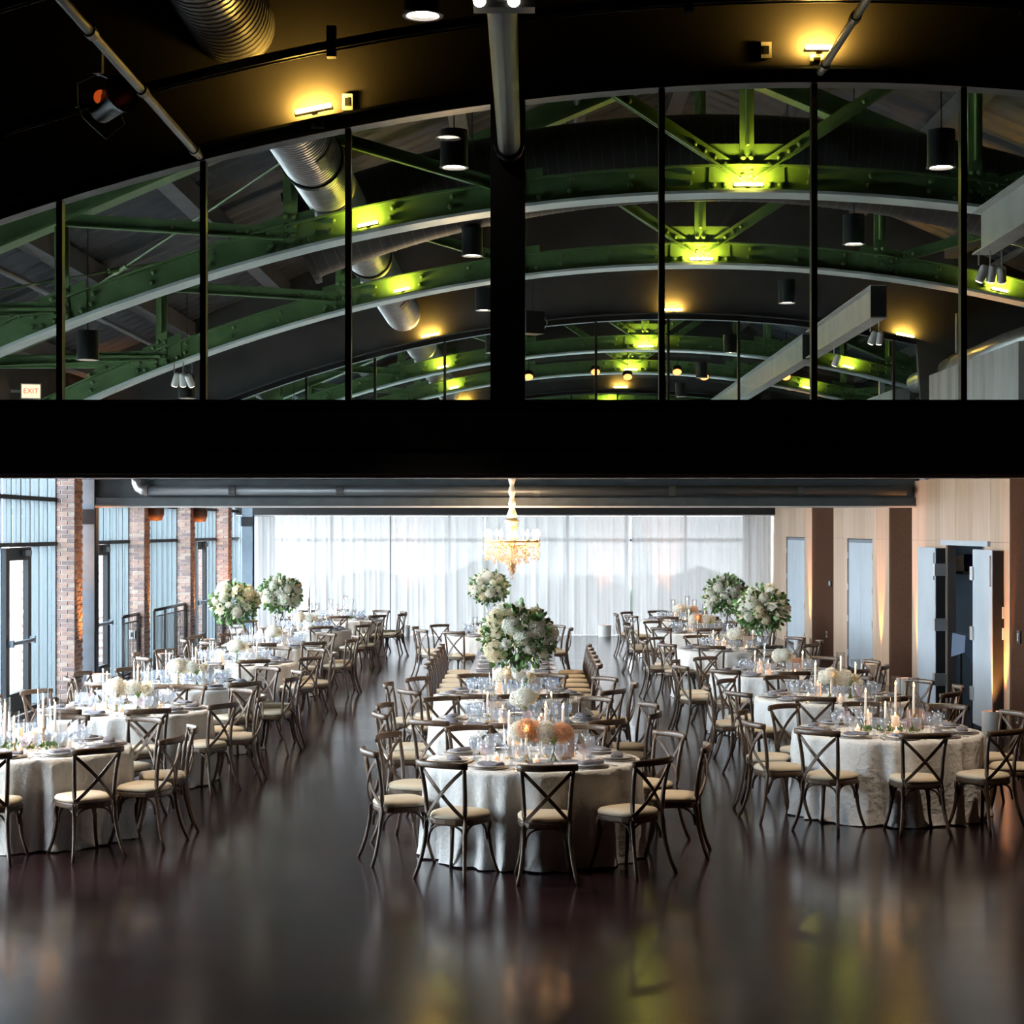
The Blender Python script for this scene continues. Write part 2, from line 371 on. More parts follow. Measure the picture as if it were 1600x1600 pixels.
# ---- left wall: windows ----------------------------------------------------
NWIN = [0]
def window(y0, y1, label, door=None, detail=True):
    NWIN[0] += 1
    w = thing('window_%d' % NWIN[0], label, None); w['kind'] = 'structure'
    if 'category' in w: del w['category']
    n = max(1, round((y1 - y0) / 0.466)); st = (y1 - y0) / n
    for k in range(n + 1):
        y = y0 + k * st
        zb = 0.0
        if door and door[0] + 0.05 < y < door[1] - 0.05: zb = 2.42
        obj('mullion', MB().box(XL-0.06, XL+0.06, y-0.022, y+0.022, zb, 4.05), M['mullion'], w)
    for z in (0.06, 2.42, 3.09, 4.03):
        obj('transom', MB().box(XL-0.05, XL+0.075, y0, y1, z-0.03, z+0.03), M['door_dark'], w)
    zs = [(0.09, 2.39), (2.45, 3.06), (3.12, 4.0)]
    for k in range(n):
        a, b = y0 + k*st + 0.022, y0 + (k+1)*st - 0.022
        for i, (za, zb) in enumerate(zs):
            if door and i == 0 and (a + b)/2 > door[0] and (a + b)/2 < door[1]: continue
            obj('pane', MB().box(XL-0.006, XL+0.006, a, b, za, zb), M['pane'], w)
    if door:
        d = thing('door_%d' % NWIN[0], 'dark framed glass exit door with push bar in ' + label, None); d['kind'] = 'structure'
        a, b = door; x0, x1 = XL - 0.03, XL + 0.05
        fr = MB().box(x0, x1, a, a+0.16, 0.02, 2.38).box(x0, x1, b-0.16, b, 0.02, 2.38).box(x0, x1, a+0.16, b-0.16, 2.2, 2.38).box(x0, x1, a+0.16, b-0.16, 0.02, 0.34)
        obj('door_frame', fr, M['door_dark'], d)
        obj('pane', MB().box(XL, XL+0.012, a+0.16, b-0.16, 0.34, 2.2), M['pane'], d)
        pb = obj('push_bar', MB().tube([(XL+0.11, a+0.08, 1.05), (XL+0.11, b-0.08, 1.05)], 0.028, 8).box(XL+0.05, XL+0.13, a+0.05, a+0.12, 1.0, 1.1).box(XL+0.05, XL+0.13, b-0.12, b-0.05, 1.0, 1.1), M['column_blue'], d)
        obj('door_closer', MB().box(XL+0.05, XL+0.11, b-0.5, b-0.18, 2.26, 2.34), M['column_blue'], d)
window(12.3, 16.5, 'tall left window nearest the camera beyond the frame')
window(17.0, 21.6, 'second tall left window beyond the frame')
window(22.1, 27.25, 'tall left window with open daylight at the frame edge', (24.7, 25.95))
window(28.4, 32.2, 'tall window just behind the blue steel column', (29.6, 30.8))
window(32.7, 36.6, 'tall window between second and third brick piers')
window(37.1, 41.2, 'tall window before the last brick pier', (38.9, 40.1))
window(41.7, 49.0, 'tall left window hidden behind the curtain end')
# guard rails in front of windows
def guard(y0, y1, label):
    t = thing('guard_rail', label, 'railing', (0,0,0), 0, 'guard rails before the left windows')
    x = -7.02
    obj('handrail', MB().tube([(x, y0, 1.12), (x, y1, 1.12)], 0.03, 8), M['black_metal'], t, smooth=True)
    obj('rail', MB().tube([(x, y0, 1.0), (x, y1, 1.0)], 0.014, 6), M['black_metal'], t)
    obj('rail', MB().tube([(x, y0, 0.12), (x, y1, 0.12)], 0.014, 6), M['black_metal'], t)
    n = max(1, int((y1-y0)/0.9))
    for k in range(n + 1):
        y = y0 + 0.03 + k*(y1-y0-0.06)/n
        obj('post', MB().box(x-0.02, x+0.02, y-0.02, y+0.02, 0.0, 1.12), M['black_metal'], t)
    m = int((y1-y0)/0.11)
    for k in range(1, m):
        y = y0 + k*(y1-y0)/m
        obj('baluster', MB().box(x-0.005, x+0.005, y-0.006, y+0.006, 0.12, 1.0), M['black_metal'], t)
guard(31.0, 32.2, 'short black guard rail by the exit door behind the steel column')
guard(33.6, 36.6, 'long black guard rail between second and third brick piers')
guard(40.2, 41.2, 'short black guard rail before the last brick pier')

# ---- end facade ------------------------------------------------------------
w = thing('window_8', 'glazed end wall behind the white curtain', None); w['kind'] = 'structure'
for k in range(9):
    x = -7.0 + k * 12.9 / 8
    obj('mullion', MB().box(x-0.04, x+0.04, Y1-0.05, Y1+0.1, 0, 3.45), M['mullion'], w)
for z in (0.15, 2.35, 3.4):
    obj('transom', MB().box(-7.0, 5.9, Y1-0.04, Y1+0.09, z-0.05, z+0.05), M['mullion'], w)
for k in range(8):
    a = -7.0 + k * 12.9 / 8 + 0.04; b = a + 12.9/8 - 0.08
    obj('pane', MB().box(a, b, Y1+0.01, Y1+0.025, 0.2, 2.3), M['pane'], w)
    obj('pane', MB().box(a, b, Y1+0.01, Y1+0.025, 2.4, 3.35), M['pane'], w)
rnd = random.Random(3)
for i, (x, wd, h) in enumerate(((-9.2, 5, 1.2), (-4.6, 3.4, 1.55), (-1.3, 2.6, 1.9), (1.8, 3.0, 1.35), (5.0, 2.8, 1.6), (9.2, 5.0, 1.4))):
    b = MB(); n = 14; rows = []
    for j in range(9):
        th = PI * j / 8
        rows.append([(x + wd/2*math.cos(2*PI*k/n)*(0.9+0.1*rnd.random())*min(1, 1.25*math.sin(0.25+th*0.92)), 52.5 + 0.7*math.sin(2*PI*k/n)*(0.85+0.15*rnd.random()), -0.12 + (h+0.12)*j/8*(0.95+0.05*rnd.random())) for k in range(n)])
    b.rings(rows)
    tag(obj('hedge', b, M['hedge'], smooth=True), 'dark hedge block seen faintly through curtain, %s from the left' % ('first','second','third','fourth','fifth','sixth')[i], 'hedge', 'hedges outside the end windows')

# ---- right wall ------------------------------------------------------------
wr = struct('wall_right', MB().box(XR+0.03, XR+0.09, Y0, 23.9, 0, 3.4).box(XR+0.03, XR+0.09, 26.1, Y1, 0, 3.4).box(XR+0.03, XR+0.09, 23.9, 26.1, 2.45, 3.4), M['black_wall'], 'right wall of alternating pale wood and brown cork panels')
def cork(y0, y1): obj('cork_panel', MB().box(XR, XR+0.03, y0+0.01, y1-0.01, 0.0, 3.4), M['cork'], wr)
for a, b in ((Y0, 12.0), (12.0, 17.4), (17.4, 22.65), (28.42, 30.23), (35.73, 38.47)): cork(a, b)
def wood(y0, y1, hole=None, n=5):
    st = (y1 - y0) / n
    for k in range(n):
        a, b = y0 + k*st + 0.003, y0 + (k+1)*st - 0.003
        mm = M['wood_panel'] if k % 2 else M['wood_panel2']
        segs = [(a, b)]
        if hole:
            segs = []
            if a < hole[0]: segs.append((a, min(b, hole[0])))
            if b > hole[1]: segs.append((max(a, hole[1]), b))
            obj('wood_panel', MB().box(XR-0.02, XR+0.03, a, b, 2.47, 3.4), mm, wr)
        for (c, d) in segs:
            if d - c > 0.01: obj('wood_panel', MB().box(XR-0.02, XR+0.03, c, d, 0.0, 2.467 if hole else 3.4), mm, wr)
wood(22.65, 28.42, (23.9, 26.1), 6)
wood(30.23, 35.73, (31.7, 34.2), 5)
wood(38.47, 44.2, (39.5, 42.3), 5)
wood(44.2, 49.0, None, 4)
def closet_doors(y0, y1, label, n):
    d = thing('door_%d' % n, label, None); d['kind'] = 'structure'
    obj('frame', MB().box(XR-0.0, XR+0.03, y0, y0+0.05, 0, 2.45).box(XR, XR+0.03, y1-0.05, y1, 0, 2.45).box(XR, XR+0.03, y0, y1, 2.40, 2.45), M['column_blue'], d)
    ym = (y0+y1)/2
    for a, b in ((y0+0.055, ym-0.004), (ym+0.004, y1-0.055)):
        lf = obj('door_leaf', MB().box(XR+0.002, XR+0.028, a, b, 0.04, 2.395), M['door_pale'], d)
        for z in (0.3, 0.95, 1.55, 2.15):
            yy = a if a < ym - 0.2 else b
            obj('hinge', MB().box(XR-0.025, XR+0.01, yy-0.03, yy+0.03, z-0.06, z+0.06), M['chrome'], lf)
closet_doors(31.7, 34.2, 'closed pale blue double door between two cork panels', 10)
closet_doors(39.5, 42.3, 'closed pale blue double door nearest the curtain', 11)
# open closet
ow = 24.0; oe = 26.0
d = thing('door_12', 'open closet with pale blue doors folded back on wood wall', None); d['kind'] = 'structure'
obj('lintel', MB().box(XR-0.06, XR+0.03, 23.6, 26.3, 2.41, 2.48), M['door_pale'], d)
obj('jamb', MB().box(XR-0.02, XR+0.10, 23.9, 24.0, 0, 2.42), M['shelf'], d)
obj('jamb', MB().box(XR-0.02, XR+0.10, 26.0, 26.1, 0, 2.42), M['shelf'], d)
for (a, b, nm) in ((22.95, 23.95, 0), (26.15, 27.35, 1)):
    lf = obj('door_leaf', MB().box(XR-0.165, XR-0.12, a, b, 0.05, 2.37), M['door_pale'], d)
    obj('door_edge', MB().box(XR-0.158, XR-0.02, a-0.02, a, 0.05, 2.36).box(XR-0.12, XR-0.02, a, b, 0.06, 2.35), M['door_dark'], lf)  # leaf return coloured near-black to stand for its shaded side
    ye = b if nm == 0 else a
    for z in (0.45, 1.25, 2.05):
        obj('hinge', MB().box(XR-0.19, XR-0.02, ye-0.07, ye+0.07, z-0.09, z+0.09), M['chrome'], lf)
    obj('flush_bolt', MB().box(XR-0.185, XR-0.165, a+0.05, a+0.08, 1.9, 2.3), M['chrome'], lf)
cl = struct('wall_closet', MB().box(XR+1.6, XR+1.7, 23.6, 26.8, 0, 2.5).box(XR+0.095, XR+1.7, 23.5, 23.6, 0, 2.5).box(XR+0.095, XR+1.7, 26.8, 26.9, 0, 2.5).box(XR+0.095, XR+1.7, 23.5, 26.9, 2.5, 2.6), M['door_pale'], 'pale inside walls of the open closet')
sh = tag(obj('closet_shelf', MB().box(XR+0.25, XR+1.1, 26.2, 26.78, 1.98, 2.02), M['shelf']), 'dark shelf high inside the open closet', 'shelf')
t = thing('storage_box', 'small pale box with orange print on closet shelf', 'box', (XR+0.24, 26.5, 2.02))
obj('carton', MB().box(-0.07, 0.07, -0.1, 0.1, 0, 0.24), M['kraft'], t)
obj('print', MB().box(-0.03, -0.012, -0.103, -0.1, 0.11, 0.17).box(-0.006, 0.012, -0.103, -0.1, 0.12, 0.165).box(0.018, 0.034, -0.103, -0.1, 0.115, 0.16), M['print_orange'], t)
t = thing('blue_bowl', 'deep blue glazed bowl beside the box on closet shelf', 'bowl', (XR+0.46, 26.5, 2.02))
obj('bowl', MB().lathe([(0.02, 0), (0.09, 0.0), (0.13, 0.11), (0.125, 0.25), (0.115, 0.25), (0.115, 0.11), (0.02, 0.02)], 18), M['blue_glaze'], t, smooth=True)
t = thing('closet_table', 'table under a navy cloth inside the open closet', 'table', (XR+0.40, 25.45, 0))
obj('tabletop', MB().box(-0.38, 0.5, -0.38, 0.38, 1.10, 1.14), M['shelf'], t)
for sx in (-0.28, 0.45):
    for sy in (-0.33, 0.33): obj('leg', MB().box(sx-0.015, sx+0.015, sy-0.015, sy+0.015, 0, 1.10), M['black_metal'], t)
obj('tablecloth', MB().box(-0.39, 0.51, -0.39, 0.39, 1.14, 1.148).add([(-0.39,-0.39,1.148),(0.51,-0.39,1.148),(0.52,-0.43,0.62),(0.2,-0.44,0.68),(-0.2,-0.44,0.76),(-0.33,-0.43,0.80),(-0.41,-0.42,0.92)], [(0,1,2,3,4,5,6)]).add([(-0.39,-0.39,1.148),(-0.39,0.39,1.148),(-0.41,0.39,0.80),(-0.41,-0.42,0.92)], [(0,1,2,3)]), M['navy'], t)
t = thing('card_box', 'small cardboard box on the navy cloth in closet', 'box', (XR+0.34, 25.4, 1.148))
obj('carton', MB().box(-0.09, 0.09, -0.05, 0.05, 0, 0.11), M['kraft'], t)
def plate_on_right(name, y, z, w, h, m, label, cat, x=XR):
    t = thing(name, label, cat, (x, y, z))
    obj('face_plate', MB().box(-0.022, 0.0, -w/2, w/2, -h/2, h/2), m, t)
    obj('insert', MB().box(-0.03, -0.021, -w/5, w/5, -h/3.4, h/3.4), M['black'] if m is not M['black'] else M['chrome'], t)
plate_on_right('light_switch', 22.95, 1.57, 0.10, 0.15, M['white_plastic'], 'white light switch beside the open closet, upper of two', 'switch', XR-0.02)
plate_on_right('light_switch', 22.95, 1.30, 0.10, 0.15, M['white_plastic'], 'white light switch beside the open closet, lower of two', 'switch', XR-0.02)
plate_on_right('wall_outlet', 22.3, 0.28, 0.11, 0.12, M['chrome'], 'metal wall outlet low on cork at right edge', 'outlet')
plate_on_right('wall_outlet', 36.6, 0.5, 0.11, 0.12, M['chrome'], 'metal wall outlet low on the far cork panel', 'outlet')
plate_on_right('wall_bracket', 36.2, 1.55, 0.3, 0.12, M['black'], 'black wall bracket on the far cork panel', 'bracket')
plate_on_right('wall_box', 22.25, 1.30, 0.14, 0.16, M['black'], 'black wall box on cork at right edge', 'box')

# upper right: concrete parapet walls, pale posts
for (a, b, lb) in ((23.05, 28.9, 'grey rough concrete wall block at right behind first glass'), (30.8, 37.5, 'grey rough concrete wall block seen beyond the second glass')):
    o = tag(obj('concrete_wall', MB().box(6.3, 6.55, a, b, 3.4, 5.06), M['concrete']), lb, 'wall')
for (x, y, z1, lb) in ((6.70, 27.9, 6.0, 'pale steel post rising behind the nearer concrete block'), (6.70, 34.0, 5.75, 'pale steel post rising behind the farther concrete block')):
    t = thing('steel_post', lb, 'post', (x, y, 0))
    obj('shaft', MB().box(-0.05, 0.05, -0.05, 0.05, 0, z1), M['steel_beam'], t)
    obj('base_plate', MB().box(-0.1, 0.1, -0.1, 0.1, 0, 0.02), M['steel_beam'], t)

# ================================================================ beams and glass partitions
def steel_beam(y, label, clad=False, z0=2.98, z1=3.45):
    t = thing('cross_beam', label, 'beam', (0, y, 0))
    x0, x1 = XL - 0.02, XR + 0.03
    if clad:
        obj('cladding', MB().box(x0, x1, 0.0, 0.32, z0+0.025, z1), M['black'], t)
        obj('trim_strip', MB().box(x0, x1, -0.012, 0.0, z0+0.19, z0+0.20), M['black_metal'], t)
        obj('sill', MB().box(x0, x1, -0.02, 0.34, z1, z1+0.03), M['black_metal'], t)
    else:
        obj('web', MB().box(x0, x1, 0.13, 0.16, z0+0.03, z1), M['beam_grey'], t)
        obj('bottom_flange', MB().box(x0, x1, 0.0, 0.29, z0+0.025, z0+0.05), M['beam_grey'], t)
        obj('lower_fascia', MB().box(x0, x1, 0.02, 0.05, z0+0.05, z0+0.155), M['beam_grey'], t)
        obj('top_flange', MB().box(x0, x1, 0.0, 0.29, z1-0.03, z1), M['beam_grey'], t)
    obj('track', MB().box(x0, x1, 0.06, 0.22, z0, z0+0.025), M['alu'], t)
    return t
steel_beam(12.0, 'broad black beam across the whole hall under the near glass', True)
steel_beam(28.1, 'dark steel beam behind the chandelier chain carrying the second glass')
steel_beam(44.2, 'black beam along the top of the white curtain', True)
for y, lb in ((28.1, 'blue grey steel column beside the brick pier at left'), (44.2, 'dark steel column at left end of the curtain')):
    t = thing('steel_column', lb, 'column', (-6.94, y+0.14, 0))
    obj('flange', MB().box(-0.13, 0.13, -0.15, -0.125, 0, 3.42), M['column_blue'], t)
    obj('flange', MB().box(-0.13, 0.13, 0.125, 0.15, 0, 3.42), M['column_blue'], t)
    obj('web', MB().box(0.06, 0.09, -0.125, 0.125, 0, 3.42), M['door_dark'], t)
    obj('cap_plate', MB().box(-0.15, 0.15, -0.17, -0.15, 2.72, 2.95), M['door_dark'], t)
# pipe in front of second beam
t = thing('drain_pipe', 'dark pipe with elbow running along the second beam', 'pipe', (0, 28.0, 0))
pz = 3.245
obj('pipe', MB().tube([(-5.95, 0, pz), (5.9, 0, pz)], 0.075, 12), M['sprinkler'], t, smooth=True)
obj('elbow', MB().tube([(-6.12, 0, 3.43), (-6.12, 0, 3.36), (-6.09, 0, 3.29), (-6.03, 0, 3.255), (-5.95, 0, pz)], [0.085, 0.085, 0.085, 0.085, 0.09], 12, (0,1,0)), M['galv'], t, smooth=True)
obj('riser', MB().tube([(-6.12, 0, 3.42), (-6.12, 0, 4.4)], 0.07, 12), M['sprinkler'], t, smooth=True)
for x in (-4.63, -2.95, 0.13, 2.24, 4.25):
    obj('coupling', MB().tube([(x-0.05, 0, pz), (x+0.05, 0, pz)], 0.088, 12), M['sprinkler'], t)

def partition(y, crown_x, crown_z, R2, mulls, post, label, zb=3.48, wall=True, x0=XL, x1=XR):
    arch = lambda x: crown_z - (x - crown_x) ** 2 / R2
    xa = max(x0, crown_x - math.sqrt((crown_z - zb - 0.02) * R2)); xb = x1
    t = thing('glass_partition', label, 'glass wall', (0, y + 0.14, 0))
    edges = [xa] + [m for m in mulls if xa < m < xb] + [xb]
    for m in mulls:
        if xa < m < xb:
            w = 0.02 if post is None or abs(m - post) > 0.01 else 0.117
            obj('mullion' if w < 0.1 else 'post', MB().box(m-w, m+w, -0.04 if w < .1 else -0.1, 0.04 if w < .1 else 0.1, zb, arch(m)), M['black_metal'], t)
    for a, b in zip(edges[:-1], edges[1:]):
        wa = 0.117 if post is not None and abs(a-post) < .01 else 0.02
        wb_ = 0.117 if post is not None and abs(b-post) < .01 else 0.02
        a2, b2 = a + wa, b - wb_
        n = 6; P = [(a2 + (b2-a2)*i/n) for i in range(n+1)]
        v = []; f = []
        for yy in (-0.005, 0.005):
            v += [(x, yy, zb) for x in P] + [(x, yy, arch(x)) for x in P]
        k = n + 1
        for i in range(n):
            f += [(i, i+1, k+i+1, k+i), (2*k+i, 3*k+i, 3*k+i+1, 2*k+i+1)]
        obj('pane', MB().add(v, f), M['pane'], t)
    pts = [(xa + (xb-xa)*i/40, 0, arch(xa + (xb-xa)*i/40) + 0.04) for i in range(41)]
    obj('arched_head', MB().strap(pts, 0.16, 0.09, (0, 0, 1)), M['black_metal'], t, smooth=False)
    lip = [(p[0], -0.10, p[2] + 0.045) for p in pts]
    obj('head_lip', MB().strap(lip, 0.05, 0.02), M['beam_grey'], t)
    obj('bottom_rail', MB().box(xa, xb, -0.03, 0.03, zb, zb + 0.03), M['black_metal'], t)
    if wall:
        n = 48; xs = [x0 + (XE - x0)*i/n for i in range(n+1)]
        v = []
        for yy in (-0.05, 0.05):
            v += [(x, yy, max(arch(x), zb) + 0.07 if x < x1 + .1 else 0.0) for x in xs] + [(x, yy, z_roof(x)) for x in xs]
        k = n + 1; f = []
        for i in range(n):
            f += [(i, i+1, k+i+1, k+i), (2*k+i, 3*k+i, 3*k+i+1, 2*k+i+1), (i, 2*k+i, 2*k+i+1, i+1)]
        obj('gable_panel', MB().add(v, f), M['black_wall'], t)
    return t, arch
g1, arch1 = partition(12.0, 1.96, 5.65, 33.0, [-5.2, -4.17, -3.17, -2.2, -1.22, -0.14, 0.90, 1.93, 2.94, 3.95, 4.95], -0.14, 'arched near glass partition above the broad black beam')
g2, arch2 = partition(28.1, 2.27, 5.95, 36.5, [-5.7, -4.6, -3.5, -2.42, -1.32, -0.2, 1.06, 2.2, 3.31, 4.5, 5.75], None, 'arched second glass partition halfway down the hall')
g3, arch3 = partition(44.2, 2.27, 6.02, 36.5, [-5.7, -4.6, -3.5, -2.42, -1.32, -0.2, 1.06, 2.2, 3.31, 4.5, 5.75], None, 'arched farthest glass partition above the curtain beam')

# ================================================================ trusses
def build_truss(y, label):
    t = thing('arched_truss', label, 'truss', (0, y, 0), 0, 'green riveted roof trusses')
    g = M['green']; N = 48
    xs = [XL + (XE - XL)*i/N for i in range(N+1)]
    def webh(x): return 0.26
    v = []; f = []
    for yy in (-0.02, 0.02):
        v += [(x, yy, z_bot(x)) for x in xs] + [(x, yy, z_bot(x) + 0.26) for x in xs]
    k = N + 1
    for i in range(N):
        f += [(i, i+1, k+i+1, k+i), (2*k+i, 3*k+i, 3*k+i+1, 2*k+i+1), (k+i, k+i+1, 3*k+i+1, 3*k+i)]
    obj('bottom_chord_web', MB().add(v, f), g, t)
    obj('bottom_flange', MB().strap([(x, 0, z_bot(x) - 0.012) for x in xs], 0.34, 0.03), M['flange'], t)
    obj('top_angle', MB().strap([(x, 0, z_bot(x) + 0.26) for x in xs], 0.16, 0.02), g, t)
    for sg, xe in ((-1, XL), (1, XE)):
        p0, p1 = (XC, 0, z_top(XC) + 0.14), (xe, 0, z_top(xe) + 0.14)
        obj('top_chord', MB().strap([p0, p1], 0.05, 0.28).strap([(p0[0],0,p0[2]-0.14),(p1[0],0,p1[2]-0.14)], 0.26, 0.03), g, t)
    nodes = [XC + 2.25*k for k in range(-4, 5)]
    riv = MB()
    def rivet(x, z): riv.sphere((x, -0.05, z), 0.030, 6, 4)
    for k, x in enumerate(nodes):
        if x < XL + 0.2 or x > XE - 0.2: continue
        zb, zt = z_bot(x) + 0.05, z_top(x)
        if zt - zb > 0.3:
            obj('vertical', MB().box(x-0.07, x+0.07, -0.05, -0.02, zb, zt).box(x-0.015, x+0.015, -0.14, -0.04, zb + 0.4, zt), g, t)
        c = abs(k - 4)
        hw, hh = (0.38, 0.48) if c == 0 else (0.25, 0.36)
        # gusset plate follows the chord
        sl = -2*(x-XC)/34.7
        gv = [(x-hw, z_bot(x-hw)+0.02), (x+hw, z_bot(x+hw)+0.02), (x+hw*0.95, z_bot(x+hw)+hh), (x-hw*0.95, z_bot(x-hw)+hh)]
        b = MB(); b.add([(p[0], yy, p[1]) for yy in (-0.035, -0.02) for p in gv], [(0,1,2,3),(4,7,6,5),(0,4,5,1),(1,5,6,2),(2,6,7,3),(3,7,4,0)])
        obj('gusset_plate', b, g, t)
        for dx in ([-0.33,-0.22,-0.11,0.11,0.22,0.33] if c == 0 else [-0.2,-0.07,0.07,0.2]): rivet(x+dx, z_bot(x+dx)+0.07)
        for dz in (0.16, 0.25, 0.34): rivet(x-0.04, z_bot(x)+dz); rivet(x+0.04, z_bot(x)+dz)
        # diagonal from this node's top down to the inner neighbour
        if c > 0:
            xi = x + (2.25 if x < XC else -2.25); s = 1 if xi > x else -1
            p0 = (x, -0.045, z_top(x) + 0.02); p1 = (xi - s*0.06, -0.045, z_bot(xi) + 0.17)
            o = obj('diagonal', MB().strap([p0, p1], 0.03, 0.13, (0, 0, 1)).strap([(p0[0], -0.08, p0[2]-.06), (p1[0], -0.08, p1[2]-.06)], 0.07, 0.015), g, t)
            for q in (0.08, 0.13, 0.18, 0.23):
                rivet(p1[0]+(p0[0]-p1[0])*q*0.9, p1[2]+(p0[2]-p1[2])*q*0.9)
            xm, zm = (p0[0]+p1[0])/2, (p0[2]+p1[2])/2; rivet(xm, zm)
    for i in range(3, N*2, 3):
        x = XL + (XE-XL)*i/(N*2); rivet(x, z_bot(x)+0.10); rivet(x+0.02, z_bot(x)+0.20)
    # haunch plates and ties at the supports
    for s in (-1, 1):
        x_out = XL if s < 0 else XE
        xa = XC + s*6.75; zt = 4.68
        obj('end_tie', MB().box(min(xa, x_out), max(xa, x_out), -0.03, 0.03, zt-0.02, zt+0.14).box(min(xa, x_out), max(xa, x_out), -0.12, 0.12, zt+0.1, zt+0.13), g, t)
        n = 14; v = []; f = []
        for yy in (-0.02, 0.02):
            lo = []; hi = []
            for i in range(n+1):
                x = xa + s*(-0.35 + 1.35*i/n); lo.append((x, yy, z_bot(x)+0.2))
                u = i/n; h = zt + 0.02 + (0.14 if u < 0.35 else 0.0)
                if u > 0.75: h = max(z_bot(x)+0.22, zt + 0.02 - (1 - math.sqrt(max(0, 1-((u-0.75)/0.25)**2)))*0.30)
                if x*s < (xa)*s: h = max(z_bot(x)+0.27, zt + 0.14 + (0.35 - (xa-x)*s*-1)*0.0)
                hi.append((x, yy, max(h, z_bot(x)+0.21)))
            v += lo + hi
        k = n+1
        for i in range(n): f += [(i, i+1, k+i+1, k+i), (2*k+i, 3*k+i, 3*k+i+1, 2*k+i+1)]
        obj('haunch_plate', MB().add(v, f), g, t)
        for i in range(7): rivet(x_out - s*(0.25+0.33*i), zt+0.06)
        for i in range(5): rivet(xa + s*(0.1+0.2*i), z_bot(xa + s*(0.1+0.2*i)) + 0.30)
    o = obj('rivets', riv, g, t, smooth=True); o['kind'] = 'stuff'
    return t
TL = ['green riveted truss just behind the near glass, largest in view', 'green riveted truss second behind the near glass', 'green riveted truss first behind the second glass', 'green riveted truss second behind the second glass', 'green riveted truss beyond the farthest glass']
TY = [17.7, 22.5, 33.1, 37.9, 47.6]
tr0 = build_truss(TY[0], TL[0])
for y, lb in zip(TY[1:], TL[1:]): clone(tr0, (0, y, 0), label=lb)
# wind bracing rods between first trusses
for (a, b, lb) in (((-6.8, 17.8, 4.75), (-2.4, 22.4, 6.35), 'thin green bracing rod rising right between first two trusses'), ((-2.35, 17.8, 6.35), (-6.8, 22.4, 4.75), 'thin green bracing rod falling left between first two trusses')):
    t = thing('bracing_rod', lb, 'rod', a)
    d = Vector(b) - Vector(a)
    obj('rod', MB().tube([(0,0,0), tuple(d)], 0.012, 6), M['green'], t)
    obj('turnbuckle', MB().tube([tuple(d*0.48), tuple(d*0.52)], 0.03, 6), M['green'], t)

# depth-running pale steel beams at right
def monorail(y0, y1, label):
    t = thing('runway_beam', label, 'beam', (4.43, y0, 0))
    L = y1 - y0; z0, z1 = 5.33, 5.72
    obj('web', MB().box(-0.012, 0.012, 0, L, z0, z1), M['steel_beam'], t)
    obj('bottom_flange', MB().box(-0.1, 0.1, 0, L, z0-0.015, z0), M['steel_beam'], t)
    obj('top_flange', MB().box(-0.1, 0.1, 0, L, z1, z1+0.015), M['steel_beam'], t)
    obj('end_plate', MB().box(-0.1, 0.1, -0.02, 0, z0, z1), M['black_metal'], t)
    return t
monorail(12.3, 17.5, 'pale steel runway beam at upper right nearest the camera')
monorail(22.7, 28.0, 'pale steel runway beam ending under the second truss')
monorail(28.35, 44.0, 'pale steel runway beam receding beyond the second glass')

# ================================================================ ducts
def ridged(pts_fn, n, r, amp=0.012, seg=20):
    b = MB(); rows = []
    for i in range(n+1):
        p, t = pts_fn(i/n); rr = r*(1 if i % 2 else 1) 
        t = Vector(t).normalized(); side = t.cross(Vector((0,0,1))).normalized(); u = side.cross(t)
        rows.append([Vector(p) + side*(rr*math.cos(2*PI*j/seg)) + u*(rr*math.sin(2*PI*j/seg)) for j in range(seg)])
    b.rings(rows); return b
def spiral_duct(x, z, r, y0, y1, label, pitch=0.085, cols=()):
    t = thing('spiral_duct', label, 'duct', (x, y0, z))
    L = y1 - y0; n = int(L/pitch)
    b = MB(); prof = []
    for i in range(n):
        y = L*i/n; prof += [(r, y), (r, y + L/n*0.78), (r+0.007, y + L/n*0.84), (r+0.007, y + L/n*0.94)]
    prof.append((r, L))
    seg = 28
    rows = [[(rr*math.cos(2*PI*j/seg), yy, rr*math.sin(2*PI*j/seg)) for j in range(seg)] for rr, yy in prof]
    b.rings(rows)
    o = obj('duct_body', b, M['galv'], t); autosmooth(o, 30)
    for c in cols:
        yy = c - y0
        obj('collar', MB().rings([[((r+0.022)*math.cos(2*PI*j/seg), yy + q, (r+0.022)*math.sin(2*PI*j/seg)) for j in range(seg)] for q in (-0.05, 0.05)]), M['black_metal'], t)
    return t
spiral_duct(-1.98, 6.03, 0.27, 3.0, 19.2, 'bright galvanised spiral duct entering above the near glass', cols=(8.0, 16.4, 18.9))
spiral_duct(-1.98, 6.03, 0.27, 20.3, 44.1, 'bright galvanised spiral duct continuing beyond the black arched duct', cols=(22.2, 24.6, 30.5, 36.0))
# vent slots on the duct
for y, lb in ((15.6, 'dark supply grille on the near spiral duct'), (25.6, 'dark supply grille on the second spiral duct')):
    t = thing('duct_grille', lb, 'grille', (-1.98, y, 6.03))
    pts = [(0.285*math.cos(a), 0, 0.285*math.sin(a)) for a in [(-1.0 + 0.9*i/8) for i in range(9)]]
    obj('frame', MB().strap(pts, 0.34, 0.012, (0, 1, 0)) if False else MB().rings([[(p[0], -0.17, p[2]) for p in pts], [(p[0], 0.17, p[2]) for p in pts]], False, False), M['black'], t)
